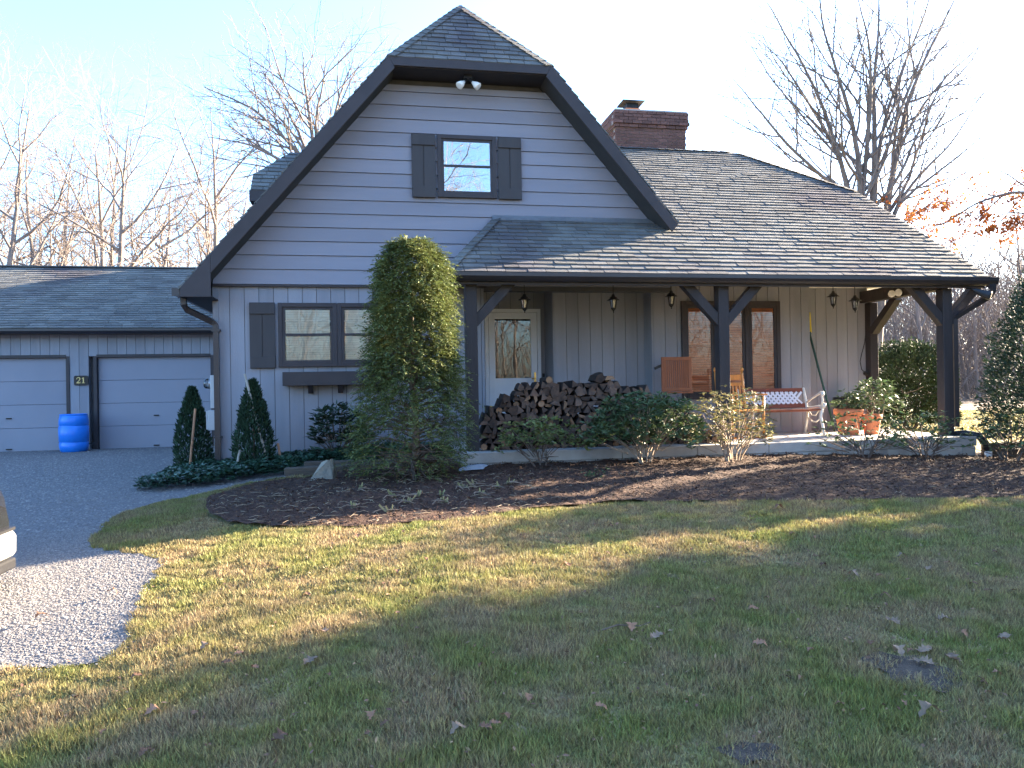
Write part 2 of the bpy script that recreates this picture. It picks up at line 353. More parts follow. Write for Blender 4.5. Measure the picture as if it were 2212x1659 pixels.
sheet('gravel_driveway', DRIVE_P, .35, lambda x, y: .006, GRAVEL)
def mulch_h(x, y):
    return .005+.042*math.sin(max(0, min(1, (y+4.8)/3.2))*math.pi)+(.012*math.sin(7.3*x+3*y)*math.sin(5.1*y-2*x)+.008*math.sin(19*x-11*y))*max(0, min(1, (y+4.7)/.5))
mulch = sheet('mulch_bed', MULCH_P, .11, mulch_h, MULCH)
for p in (SOIL1, SOIL2): sheet('bare_soil_patch', p, .08, lambda x, y: .006+.008*math.sin(30*x)*math.sin(37*y), SOIL)

# ------------------------------------------------------------------ shingled planes
def shingle_plane(parent, O, U, Vv, polys, exp, mat, indiv=0, widths=(.20, .24, .28, .32), seed=1, stuff='shingle_field', vmax=99):
    """O origin at eave, U along eave, Vv up slope (unit vectors); polys: convex ccw polygons in (u,v)"""
    O, U, Vv = Vector(O), Vector(U), Vector(Vv); Nn = U.cross(Vv).normalized(); rnd = random.Random(seed)
    us = [p[0] for q in polys for p in q]; vs = [p[1] for q in polys for p in q]
    rest = MB(); made = 0; cache = {}
    v = min(vs); row = 0
    while v < min(max(vs), vmax):
        u = min(us)-rnd.random()*.3
        while u < max(us):
            wd = rnd.choice(widths); th = .019+rnd.random()*.009; dv = rnd.uniform(-.006, .004); tn = rnd.random()
            rect = [(u+.004, v+dv), (u+wd-.004, v+dv), (u+wd-.004, v+exp+.02), (u+.004, v+exp+.02)]
            for q in polys:
                c = clip_convex(rect, q)
                if not c or area(c) < .002: continue
                full = abs(area(c)-area(rect)) < 1e-5
                def H(pv): return th*(1-.8*(pv-v-dv)/(exp+.02))+.002
                if made < indiv:
                    th_k = round(th, 3)
                    key = (wd, round(th*300), int(tn*4)) if full else None
                    ctr = ((u+wd/2), v)
                    if key and key in cache: me = cache[key]
                    else:
                        mb = MB(); mb.ct = (int(tn*4)+.5)/4 if key else tn; n = len(c)
                        A = [U*(a-ctr[0])+Vv*(b-ctr[1]-(dv if key else 0))+Nn*H(b) for a, b in c]; B = [U*(a-ctr[0])+Vv*(b-ctr[1]-(dv if key else 0)) for a, b in c]
                        mb.add(A+B, [tuple(range(n))]+[(i, n+i, n+(i+1) % n, (i+1) % n) for i in range(n)])
                        me = mb.mesh('shingle', mat, tone=True)
                        if key: cache[key] = me
                    inst('shingle', me, parent, O+U*ctr[0]+Vv*(ctr[1]+(dv if key else 0))); made += 1
                else:
                    n = len(c); rest.ct = tn
                    A = [O+U*a+Vv*b+Nn*H(b) for a, b in c]; B = [O+U*a+Vv*b for a, b in c]
                    rest.add(A+B, [tuple(range(n))]+[(i, n+i, n+(i+1) % n, (i+1) % n) for i in range(n)])
            u += wd
        v += exp; row += 1
    if rest.f: tag(rest.build(stuff, mat, parent, tone=True), kind='stuff')

# ------------------------------------------------------------------ the house
house = empty('house', (1.5, 0, -1.0), 'grey-blue house with steep clipped front gable, brown trim and a deep shingled porch', 'house')
def hp(o): return o
class HB(MB):      # builder whose coordinates are world coordinates, parented under the house
    def build(s, name, mats, parent=None, **k):
        p = parent if parent is not None else house
        off = Vector((0, 0, 0)); q = p
        while q is not None: off += Vector(q.location); q = q.parent
        s.v = [(x-off.x, y-off.y, z-off.z) for x, y, z in s.v]
        return MB.build(s, name, mats, p, **k)
def part(name, parent=None, loc=None):   # a part mesh placed at the world origin
    pass
PITCH = 1.17; XR = 1.55; ZA = 6.06; YF = -.45
def gz(x): return ZA-PITCH*abs(x-XR)     # gable roof surface height
# gable wall backing and siding boards
gw = HB().prism([(-2.10, 1.44), (4.75, 1.44), (4.75, gz(4.75)-.16), (2.76, 4.56), (.34, 4.56), (-2.10, gz(-2.10)-.16)], .055, .22).build('gable_wall', GROOVE)
tri = [(-2.11, 1.50), (4.72, 1.50), (4.72, gz(4.72)-.14), (2.80, gz(2.80)-.14), (.30, gz(.30)-.14), (-2.11, gz(-2.11)-.14)]
z = 1.50; k = 0
while z < 4.60:
    z1 = z+(.215 if k == 0 else .203)
    c = clip_convex([(-3, z+.010), (6, z+.010), (6, z1+.004), (-3, z1+.004)], tri)
    if c and area(c) > .01:
        mb = HB(); n = len(c)
        def yy(q): return -.022+.018*(q-z)/(z1-z)
        mb.add([(a, yy(b), b) for a, b in c]+[(a, .056, b) for a, b in c], [tuple(range(n))]+[(i, n+i, n+(i+1) % n, (i+1) % n) for i in range(n)])
        mb.build('siding_board', SIDING, gw)
    z = z1; k += 1
HB().box(-2.12, 1.78, -.02, .0, 1.475, 1.502).build('drip_edge', TRIM)
# lower front wall with vertical boards
def vboards(parent_name, x0, x1, y, z0, z1, holes=(), bw=.2, mat=BOARDV):
    wl = HB().box(x0, x1, y+.014, y+.10, z0, z1).build(parent_name, GROOVE)
    x = x0
    while x < x1-.01:
        xe = min(x+bw, x1); segs = [(z0, z1)]
        for hx0, hx1, hz0, hz1 in holes:
            if x >= hx0-.06 and xe <= hx1+.06: segs = [s for a, b in segs for s in ((a, min(b, hz0)), (max(a, hz1), b)) if s[1]-s[0] > .02]
        for a, b in segs: HB().box(x+.004, xe-.004, y, y+.014, a, b).build('wall_board', mat, wl)
        x = xe
    return wl
vboards('front_wall', -2.10, 1.75, .04, -1.3, 1.475)
HB().box(-2.125, -2.05, .02, .12, -1.3, 1.475).build('corner_board', BOARDV)
HB().box(-2.11, -2.0, .14, 8.0, -1.4, 1.6).build('side_wall', BOARDV)
HB().box(8.55, 8.66, .76, 8.0, -1.3, 2.9).build('end_wall', BOARDV)
ZC = 1.60
vboards('porch_wall', 2.98, 4.56, .65, -.85, ZC)
vboards('porch_wall', 4.53, 7.27, .30, -.85, ZC)
vboards('porch_wall', 7.22, 8.62, .65, -.85, ZC)
vboards('porch_wall', 1.78, 3.05, 1.25, -.85, ZC)
HB().box(1.66, 1.76, .14, 1.30, -.85, ZC).build('alcove_side_wall', BOARDV)
HB().box(2.96, 3.06, .66, 1.24, -.85, ZC).build('alcove_side_wall', BOARDV)
HB().box(4.50, 4.53, .305, .70, -.85, ZC).build('wall_return', BOARDV)
HB().box(7.27, 7.29, .305, .70, -.85, ZC).build('wall_return', BOARDV)
HB().box(1.10, 8.9, -1.30, 1.36, ZC, ZC+.04).build('porch_ceiling', CEIL)
for bx in ((-2.1, 8.6, 7.9, 8.0, -1.3, 1.9), (4.5, 4.6, 8.0, 12.6, -1.3, 2.4), (-2.1, 4.6, 12.6, 12.7, -1.3, 1.5), (-2.11, -2.0, 8.0, 12.6, -1.4, 1.6)):
    HB().box(*bx).build('rear_closure_wall', BOARDV)  # unseen walls added to keep the sun out of the hollow house
HB().prism([(-2.10, 1.5), (4.6, 1.5), (4.6, gz(4.6)-.2), (XR, ZA-.2), (-2.10, gz(-2.1)-.2)], 12.6, 12.7).build('rear_closure_gable', BOARDV)  # unseen gable closure, also added to stop sun leaking through the house
# gable roof planes
ydeep = 12.8; xl, xr2 = -2.46, 4.66
def roofpoly(s): 
    a = XR+s*(XR-.376); e = xl if s < 0 else xr2
    return [(a, YF, gz(a)), (e, YF, gz(e)), (e, ydeep, gz(e)), (XR, ydeep, ZA), (XR, .75, ZA)]
for s in (-1, 1):
    P = roofpoly(s); nrm = Vector((s*PITCH, 0, 1))
    if s > 0: P = P[::-1]
    P = P[::-1]
    gr = HB().slab3(P, nrm, .14).build('gable_roof_slope', [DECK])
    # shingles on the slope
    l = math.sqrt(1+PITCH**2); Vv = Vector((-s, 0, PITCH))/l; e = xl if s < 0 else xr2
    U = Vector((0, -1, 0)) if s < 0 else Vector((0, 1, 0))
    O = Vector((e, YF-.02, gz(e)))+nrm.normalized()*.003
    a = abs(e-(XR+s*(XR-.376)))*l; tt = abs(e-XR)*l; D = ydeep-YF
    if s < 0: poly = [(-D, 0), (0.0, 0), (0.0, a), (-1.2, tt), (-D, tt)]
    else: poly = [(0, 0), (D, 0), (D, tt), (1.2, tt), (0, a)]
    O = O-Vector(house.location)-Vector(gr.location)
    shingle_plane(gr, O, U, Vv, [poly], .14, SHING, seed=5+s, widths=(.24, .3, .36))
hip = [(.376, YF, 4.68), (2.724, YF, 4.68), (XR, .75, ZA)]
hn = (Vector(hip[1])-Vector(hip[0])).cross(Vector(hip[2])-Vector(hip[0])).normalized()
hr = HB().slab3(hip, hn, .10).build('gable_hip_roof', [DECK])
vh = Vector((0, 1.2, 1.38)); hl = vh.length; vh.normalize()
shingle_plane(hr, Vector((XR, YF, 4.68))-vh*.03-Vector(house.location)+hn*.003, (1, 0, 0), vh, [[(-1.19, 0), (1.19, 0), (0, hl+.05)]], .135, SHING, indiv=300, seed=11, widths=(.2, .22, .26))
# hip and ridge caps
def caps(a, b, parent, n0=(0, -.6, .8), wdt=.11, step=.15):
    a, b = Vector(a), Vector(b); d = (b-a).normalized(); n = Vector(n0); sd = d.cross(n).normalized(); n = sd.cross(d).normalized(); t = 0; L = (b-a).length
    while t < L-step*.6:
        m = HB(); m.ct = random.random(); c = a+d*t
        vs = [c-sd*wdt-n*.035+n*.02, c+n*.034, c+sd*wdt-n*.035+n*.02]
        ve = [v+d*(step+.03)-n*.014 for v in vs]; lo = [v-n*.015 for v in vs]
        m.add(vs+ve+lo, [(0, 1, 4, 3), (1, 2, 5, 4), (6, 7, 1, 0), (7, 8, 2, 1)])
        m.build('ridge_cap', SHING, parent, tone=True); t += step
caps(hip[0], hip[2], hr, (-.5, -.5, .7)); caps(hip[1], hip[2], hr, (.5, -.5, .7))
# rake fascia boards, soffits, box return at the left eave
fy0, fy1 = YF-.03, YF
FW = .165; FH = .13
def off(x, d): return gz(x)-d*math.sqrt(1+PITCH**2)
HB().prism([(-2.05, gz(-2.05)), (-2.05, off(-2.05, FW)), (.376+.078, 4.68-FW), (.376, 4.68)][::-1], fy0, fy1).build('rake_fascia', TRIM, bevel=.004)
HB().prism([(2.724, 4.68), (2.724-.078, 4.68-FW), (4.56, off(4.56, FW)), (4.66, gz(4.66)-.02)], fy0, fy1).build('rake_fascia', TRIM, bevel=.004)
HB().prism([(.376+.064, 4.68-FH), (2.724-.064, 4.68-FH), (2.722, 4.68), (.378, 4.68)], fy0, fy1-.003).build('hip_fascia', TRIM, bevel=.004)
HB().prism([(-2.44, 1.27), (-2.052, 1.27), (-2.052, gz(-2.052)), (-2.44, gz(-2.44))], fy0, fy1+.002).build('eave_return', TRIM, bevel=.004)
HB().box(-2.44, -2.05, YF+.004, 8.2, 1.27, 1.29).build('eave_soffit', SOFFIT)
HB().box(-2.46, -2.435, YF+.004, 8.2, 1.275, 1.40).build('eave_fascia', TRIM)
so = HB()
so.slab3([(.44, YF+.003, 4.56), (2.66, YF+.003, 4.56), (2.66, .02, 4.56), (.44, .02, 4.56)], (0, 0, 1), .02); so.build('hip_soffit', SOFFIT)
# left gutter and downspout
gt = HB(); gt.prism([(-2.56, 1.40), (-2.56, 1.34), (-2.53, 1.29), (-2.462, 1.28), (-2.462, 1.40), (-2.475, 1.40), (-2.475, 1.30), (-2.525, 1.305), (-2.548, 1.345), (-2.548, 1.40)], YF+.02, 8.2)
gt.box(-2.555, -2.463, YF+.012, YF+.02, 1.285, 1.398); gt.build('gutter', GUTTER)
ds = HB().tube([(-2.46, -.20, 1.28), (-2.46, -.20, 1.20), (-2.43, -.16, 1.13), (-2.12, -.04, .97), (-2.085, -.03, .93), (-2.075, -.03, .86), (-2.075, -.03, -1.15)], .052, n=4, square=True).build('downspout', GUTTER)
for zz in (.85, -.65): HB().box(-2.13, -2.02, -.075, .04, zz-.015, zz+.015).build('strap', GUTTER, ds)

# ------------------------------------------------------------------ main roof over the porch
m0 = .659; ye = -1.57; s_l = math.sqrt(1+m0*m0); VV = Vector((0, 1, m0))/s_l
def rz(y): return 2.52+m0*y
HL = (1.0, 1.93)                    # hip foot x, hip head x at the wall
yr = 3.4; xk, yk, xe2 = 9.04, 1.5, 7.57
def sv(y): return (y-ye)*s_l
valley = lambda y: 2.725+(2.16-m0*y)/1.17
dk = [(HL[0], ye), (9.02, ye), (9.02, yk), (xe2, yr), (valley(yr), yr), (valley(0), 0), (HL[1], 0)]
pr = HB().slab3([(x, y, rz(y)-.004) for x, y in dk], (0, -m0, 1), .10).build('porch_roof', DECK)
X3 = 4.57
pa = [(HL[0], 0), (X3, 0), (X3, sv(0)), (HL[1], sv(0))]
pb = [(X3, 0), (xk, 0), (xk, sv(yk)), (xe2, sv(yr)), (X3, sv(yr))]
pc = [(X3, sv(0)), (X3, sv(yr)), (valley(yr), sv(yr))]
shingle_plane(pr, Vector((0, ye-.03, rz(ye-.03)))-Vector(house.location), (1, 0, 0), VV, [pa, pb, pc], .135, SHING, indiv=300, seed=21, widths=(.20, .24, .28, .30))
# left hip end of the porch roof
he = [(HL[0], ye, rz(ye)), (HL[1], 0, rz(0)), (HL[0], 0, rz(ye)-.004)]
hen = (Vector(he[1])-Vector(he[0])).cross(Vector(he[2])-Vector(he[0])).normalized()
HB().slab3(he, hen, .06).build('porch_roof_end', SHING, tone=True)
caps((HL[0], ye, rz(ye)), (HL[1], 0, rz(0)), pr, (-.6, -.4, .8))
HB().slab3([(HL[1]-.05, -.10, rz(-.10)+.034), (4.5, -.10, rz(-.10)+.034), (4.5, -.022, rz(0)+.05), (HL[1]-.05, -.022, rz(0)+.05)], (0, -m0, 1), .006).build('wall_flashing', STEEL)
caps((valley(yr), yr, rz(yr)), (xe2, yr, rz(yr)), pr, (0, 0, 1), step=.2)
caps((xk, yk, rz(yk)), (xe2, yr, rz(yr)), pr, (.5, -.3, .7), step=.2)
# clipped end, back slope
HB().slab3([(xk, yk, rz(yk)), (xk, 2*yr-yk, rz(yk)), (xe2, yr, rz(yr))], (1, 0, 1.1), .1).build('roof_end_hip', SHING, tone=True)
HB().slab3([(xe2, yr+.004, rz(yr)), (xk, 2*yr-yk, rz(yk)), (xk, 8.5, rz(2*yr-8.5)), (1.6, 8.5, rz(2*yr-8.5)), (1.6, yr+.004, rz(yr))], (0, m0, 1), .1).build('back_roof_slope', SHING, tone=True)
HB().slab3([(8.60, .78, 2.85), (8.60, 7.9, 2.85), (8.60, 5.3, rz(yk)-.1), (8.60, 1.5, rz(yk)-.1)], (1, 0, 0), .08).build('end_gable_wall', BOARDV)
# right rake board
rk = HB(); rk.slab3([(xk+.005, ye-.02, rz(ye)-.02), (xk+.005, yk, rz(yk)-.02), (xk+.005, yk, rz(yk)-.20), (xk+.005, ye-.02, rz(ye)-.17)], (1, 0, 0), .03); rk.build('rake_fascia', TRIM)
HB().slab3([(8.6, ye+.02, rz(ye)-.12), (9.0, ye+.02, rz(ye)-.12), (9.0, yk, rz(yk)-.12), (8.6, yk, rz(yk)-.12)], (0, -m0, 1), .015).build('rake_soffit', SOFFIT)
# eave fascia, gutter, beam
ez = rz(ye)
HB().box(HL[0], 9.0, ye+.03, ye+.055, ez-.16, ez-.02).build('eave_fascia', TRIM)
gt = HB(); g0 = ye
pts = [(g0-.10, ez-.02), (g0-.10, ez-.065), (g0-.075, ez-.10), (g0-.05, ez-.125), (g0+.028, ez-.13), (g0+.028, ez-.03), (g0+.018, ez-.03), (g0+.018, ez-.118), (g0-.045, ez-.113), (g0-.088, ez-.06), (g0-.088, ez-.02)]
n = len(pts); A = [(HL[0]-.07, y, z) for y, z in pts]; B = [(9.12, y, z) for y, z in pts]
gt.add(A+B, [tuple(range(n-1, -1, -1)), tuple(range(n, 2*n))]+[(i, (i+1) % n, n+(i+1) % n, n+i) for i in range(n)])
gt.box(HL[0]-.075, HL[0]-.07, g0-.09, g0+.025, ez-.12, ez-.022); gt.box(9.115, 9.12, g0-.09, g0+.025, ez-.12, ez-.022)
gt.build('gutter', GUTTER)
HB().box(1.25, 8.62, -1.43, -1.27, ez-.10, ez+.08).build('porch_beam', POSTM, bevel=.006)
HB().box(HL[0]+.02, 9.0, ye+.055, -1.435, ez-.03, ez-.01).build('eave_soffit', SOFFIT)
HB().box(HL[0]+.02, HL[0]+.06, -1.26, 0.03, ez-.10, ez+.06).build('porch_end_beam', POSTM)
HB().box(8.46, 8.62, -1.265, .64, ez-.15, ez+.05).build('porch_side_beam', POSTM, bevel=.006)
# posts with braces
ZS = -.85; zb = ez-.102
for px, brs, py in ((1.355, (1,), -1.35), (4.905, (-1, 1), -1.35), (8.46, (-1, 1), -1.35)):
    hw = .078
    po = HB().box(px-hw, px+hw, py-hw, py+hw, ZS, zb if px < 8 else ez-.154).build('porch_post', POSTM, bevel=.008)
    for s in brs:
        dx = .46
        b = HB(); b.prism([(px+s*hw, zb-.42), (px+s*hw, zb-.60), (px+s*(hw+dx+.10), zb), (px+s*(hw+dx-.08), zb)] if s > 0 else
                [(px+s*(hw+dx-.08), zb), (px+s*(hw+dx+.10), zb), (px+s*hw, zb-.60), (px+s*hw, zb-.42)], py-.062, py+.062)
        b.build('brace', POSTM, po, bevel=.006)
cp = HB().box(8.56, 8.71, .50, .648, ZS, ez-.152).build('corner_post', POSTM, bevel=.008)
b = HB(); b.bar((8.63, .50, zb-.55), (8.63, -.10, zb-.03), .12, .13, upv=(1, 0, 0)); b.build('brace', POSTM, cp)
# right downspout on the end post
ds = HB().tube([(8.98, -1.70, ez-.12), (8.98, -1.70, ez-.22), (8.95, -1.66, ez-.30), (8.64, -1.42, ez-.55), (8.60, -1.39, ez-.60), (8.60, -1.39, ez-.70), (8.60, -1.39, -.72)], .046, n=4, square=True).build('downspout', GUTTER)
# porch floor: slab and front blocks
sl = HB().box(1.28, 8.66, -1.56, 1.27, -1.25, -.852).build('porch_floor', SLABM)
x = 1.18; i = 0
while x < 8.68:
    wd = .41+random.uniform(-.01, .02); xe = min(x+wd*2.6, 8.70)
    HB().box(x+.003, xe-.003, -1.68-random.random()*.004, -1.30, -.985, -.846+random.uniform(-.002, .002)).build('coping_block', CONC, sl, bevel=.008); x = xe
x = 1.16
while x < 8.66:
    xe = min(x+.405, 8.67)
    HB().box(x+.003, xe-.003, -1.672-random.random()*.006, -1.56, -1.30, -.99).build('concrete_block', CONC, sl, bevel=.006); x = xe
y = -1.29
while y < .0:
    HB().box(1.16, 1.275, y+.003, y+.40, -.985, -.848).build('coping_block', CONC, sl, bevel=.008)
    HB().box(1.168, 1.274, y+.003, y+.40, -1.30, -.99).build('concrete_block', CONC, sl, bevel=.006); y += .403
HB().box(8.66, 8.70, -1.28, .5, -1.30, -.85).build('floor_end', CONC)

# ------------------------------------------------------------------ windows, shutters, door
def frame_rect(m, x0, x1, z0, z1, y0, y1, w):
    m.box(x0, x0+w, y0, y1, z0, z1).box(x1-w, x1, y0, y1, z0, z1).box(x0+w, x1-w, y0, y1, z0, z0+w).box(x0+w, x1-w, y0, y1, z1-w, z1)
    return m
def shutter(x0, x1, z0, z1, y):
    s = HB().box(x0+.01, x1-.01, y-.022, y-.012, z0+.02, z1-.02).build('shutter', SHUT); mid = (x0+x1)/2
    HB().box(x0, mid-.006, y-.034, y-.024, z0, z1).build('board', SHUT, s, bevel=.002)
    HB().box(mid+.006, x1, y-.034, y-.024, z0, z1).build('board', SHUT, s, bevel=.002)
    for a in (z0+.005, z1-.165): HB().box(x0+.004, x1-.004, y-.056, y-.036, a, a+.16).build('batten', SHUT, s, bevel=.003)
def double_hung(x0, x1, z0, z1, y, glass, blind, blind_z, muntins=False, casing=.06):
    """one double-hung unit; outer casing x0..x1, z0..z1 standing on wall face y"""
    wn = frame_rect(HB(), x0, x1, z0, z1, y-.05, y+.0, casing).build('window', TRIM, bevel=.004)
    a, b, c, d = x0+casing, x1-casing, z0+casing, z1-casing; zm = (c+d)/2
    frame_rect(HB(), a, b, zm-.02, d, y-.030, y-.006, .035).build('upper_sash', TRIM, wn)
    frame_rect(HB(), a, b, c, zm+.02, y-.046, y-.026, .035).build('lower_sash', TRIM, wn)
    HB().box(a+.035, b-.035, y-.020, y-.016, zm+.015, d-.035).build('pane', glass, wn)
    HB().box(a+.035, b-.035, y-.038, y-.034, c+.035, zm-.015).build('pane', glass, wn)
    HB().box(a, b, y-.004, y+.012, c, d).build('dark_backing', DARKROOM, wn)  # flat dark panel, room darkness painted in behind the panes
    zz = c+.03
    if blind:
        me = MB().box(-(b-a)/2+.045, (b-a)/2-.045, -.002, .002, -.016, .016).mesh('blind_slat', blind)
        while zz < d-.03:
            if zz < blind_z: inst('blind_slat', me, wn, Vector(((a+b)/2, y-.011, zz))-Vector(house.location), (R(12), 0, 0))
            zz += .034
    if muntins:
        m = HB(); 
        for t in (1, 2): m.box(a+(b-a)*t/3-.006, a+(b-a)*t/3+.006, y-.0165, y-.0135, zm+.02, d-.03)
        m.box(a+.03, b-.03, y-.0162, y-.0138, (zm+d)/2-.006, (zm+d)/2+.006); m.build('muntin', BLINDC, wn)
    return wn
double_hung(1.075, 1.955, 2.81, 3.74, -.02, GLASSU, None, 0)
shutter(.695, 1.045, 2.795, 3.735, -.02); shutter(1.985, 2.340, 2.80, 3.74, -.02)
double_hung(-1.24, -.415, .325, 1.245, .04, GLASS, BLINDC, 9, True)
double_hung(-.412, .42, .325, 1.245, .04, GLASS, BLINDC, 9, True)
shutter(-1.63, -1.28, .31, 1.25, .04); shutter(.46, .80, .31, 1.25, .04)
wb = HB(); wb.box(-1.17, .40, -.20, -.18, .055, .25).box(-1.17, .40, .02, .04, .055, .25).box(-1.17, -1.15, -.18, .02, .055, .25).box(.38, .40, -.18, .02, .055, .25).box(-1.15, .38, -.18, .02, .06, .08)
wbo = wb.build('window_box', TRIM, bevel=.004)
for x in (-.80, -.38, .15):
    q = HB(); q.add([(x-.035, .04, .054), (x+.035, .04, .054), (x+.035, -.15, .054), (x-.035, -.15, .054), (x-.035, .04, -.06), (x+.035, .04, -.06), (x+.035, -.02, -.06), (x-.035, -.02, -.06)],
          [(0, 1, 2, 3), (7, 6, 5, 4), (3, 2, 6, 7), (0, 3, 7, 4), (1, 5, 6, 2), (0, 4, 5, 1)]); q.build('bracket', TRIM, wbo)
# big triple window with wooden blinds
Y3 = .30
tw = frame_rect(HB(), 5.0, 6.73, -.27, 1.325, Y3-.045, Y3, .07).build('triple_window', TRIM, bevel=.004)
me = MB().box(-.195, .195, -.002, .002, -.018, .018).mesh('blind_slat', BLINDW)
for a, b in ((5.07, 5.55), (5.62, 6.10), (6.18, 6.66)):
    frame_rect(HB(), a, b, -.20, 1.255, Y3-.032, Y3-.006, .045).build('sash', TRIM, tw)
    HB().box(a+.045, b-.045, Y3-.022, Y3-.018, -.155, 1.21).build('pane', GLASS, tw)
    HB().box(a, b, Y3-.004, Y3+.014, -.20, 1.255).build('dark_backing', DARKROOM, tw)  # dark panel painted in place of the unlit room behind the blinds
    zz = -.13
    while zz < 1.2: inst('blind_slat', me, tw, Vector(((a+b)/2, Y3-.012, zz))-Vector(house.location), (R(14), 0, 0)); zz += .04
    if a < 6: HB().box(b, b+.07, Y3-.046, Y3-.001, -.20, 1.255).build('mullion', TRIM, tw)
# storm door in the alcove
yd = 1.25
dr = frame_rect(HB(), 1.93, 2.88, -.85, 1.285, yd-.05, yd, .06).build('front_door', WHITE, bevel=.003)
frame_rect(HB(), 1.995, 2.815, -.83, 1.22, yd-.045, yd-.015, .105).build('storm_door_leaf', WHITE, dr, bevel=.003)
HB().box(2.10, 2.71, yd-.043, yd-.017, .05, .13).build('mid_rail', WHITE, dr)
HB().box(2.10, 2.71, yd-.032, yd-.028, .13, 1.115).build('pane', GLASSD, dr)
HB().box(1.99, 2.82, yd-.012, yd+.012, -.85, 1.225).build('inner_door', pmat('inner_door_paint', (.17, .16, .145), rough=.5), dr)
kp = HB().box(2.10, 2.71, yd-.036, yd-.02, -.725, .05).build('kick_panel', WHITE, dr)
q = HB(); q.bar((2.13, yd-.04, -.70), (2.68, yd-.04, -.08), .012, .01, upv=(0, 1, 0)); q.bar((2.13, yd-.04, -.08), (2.68, yd-.04, -.70), .012, .01, upv=(0, 1, 0)); q.build('cross_buck', WHITE, dr)
hd = HB(); hd.box(2.755, 2.785, yd-.06, yd-.046, .03, .22); hd.tube([(2.77, yd-.06, .12), (2.77, yd-.10, .12), (2.70, yd-.105, .115)], .009, n=6); hd.build('door_handle', BRASS, dr)
HB().box(2.905, 2.945, yd-.02, yd, .12, .20).build('doorbell', BLKP)
# twin flood light under the hip eave
fl = HB().box(1.46, 1.58, -.32, -.22, 4.49, 4.538).build('flood_light', IRONB)
for s in (-1, 1):
    q = HB(); c = Vector((1.52, -.27, 4.50)); d = Vector((s*.62, -.35, -.62)).normalized()
    q.tube([c+d*.03, c+d*.10], [.014, .014], n=8); q.build('arm', IRONB, fl)
    q = HB(); q.tube([c+d*.09, c+d*.12, c+d*.16, c+d*.215, c+d*.22], [.02, .03, .048, .058, .045], n=14); q.build('bulb', BULB, fl, smooth=True)
# flood light pair on the porch side beam, and dark flood at the right corner
f2 = HB().box(8.44, 8.458, -.42, -.26, ez-.13, ez-.05).build('flood_light', IRONB)
for yy2 in (-.43, -.27):
    q = HB(); c = Vector((8.44, yy2, ez-.09)); d = Vector((-.75, -.6, -.12)).normalized(); q.tube([c, c+d*.05, c+d*.11, c+d*.118], [.02, .04, .058, .04], n=14); q.build('bulb', BULB, f2, smooth=True)
f3 = HB().tube([(8.72, -1.50, ez-.16), (8.72, -1.62, ez-.19), (8.76, -1.66, ez-.23)], .014, n=6).build('flood_light', IRONB)
q = HB(); q.tube([(8.74, -1.62, ez-.20), (8.80, -1.68, ez-.25), (8.88, -1.76, ez-.30), (8.89, -1.77, ez-.305)], [.03, .05, .07, .05], n=12); q.build('bulb', BLKP, f3)

# ------------------------------------------------------------------ dormer on the left slope
yd0, yd1, zd = 2.0, 3.9, 3.35
dm = HB().prism([(-1.60, 2.75), (-.9, 3.18), (-.35, 3.9), (-.9, 3.6), (-1.60, 3.2)][::-1], yd0+.15, yd1-.15).build('dormer', SIDING)
A = [(-1.85, yd0, zd), (-.60, yd0, zd), (.05, 2.95, 4.28), (-1.30, 2.95, 4.28), (-1.85, yd0+.36, zd+.35)]
n_ = Vector((0, -.93, .95)).normalized()
dq = HB().slab3(A, n_, .06).build('dormer_roof', DECK)
vdir = Vector((0, .95, .93)).normalized(); ll = math.hypot(.95, .93)
shingle_plane(dq, Vector((0, yd0-.02, zd-.02))-Vector(house.location)+n_*.004, (1, 0, 0), vdir, [[(-1.86, 0), (-.60, 0), (.05, ll), (-1.30, ll), (-1.86, .5)]], .125, SHING, seed=31)
HB().slab3([(-1.85, yd0+.36, zd+.35), (-1.30, 2.95, 4.28), (-1.85, yd1-.36, zd+.35)], (-1, 0, .6), .05).build('dormer_hip', SHING, tone=True)
HB().slab3([(-1.85, yd1, zd), (-.60, yd1, zd), (.05, 2.96, 4.28), (-1.30, 2.96, 4.28), (-1.85, yd1-.36, zd+.35)], (0, .93, .95), .06).build('dormer_roof', SHING, tone=True)
HB().box(-1.86, -.8, yd0-.03, yd0, zd-.19, zd-.01).build('dormer_fascia', TRIM)
HB().box(-1.88, -1.862, yd0-.03, yd1, zd-.19, zd-.01).build('dormer_fascia', TRIM)
HB().box(-1.84, -.8, yd0+.004, yd1, zd-.19, zd-.17).build('dormer_soffit', SOFFIT)

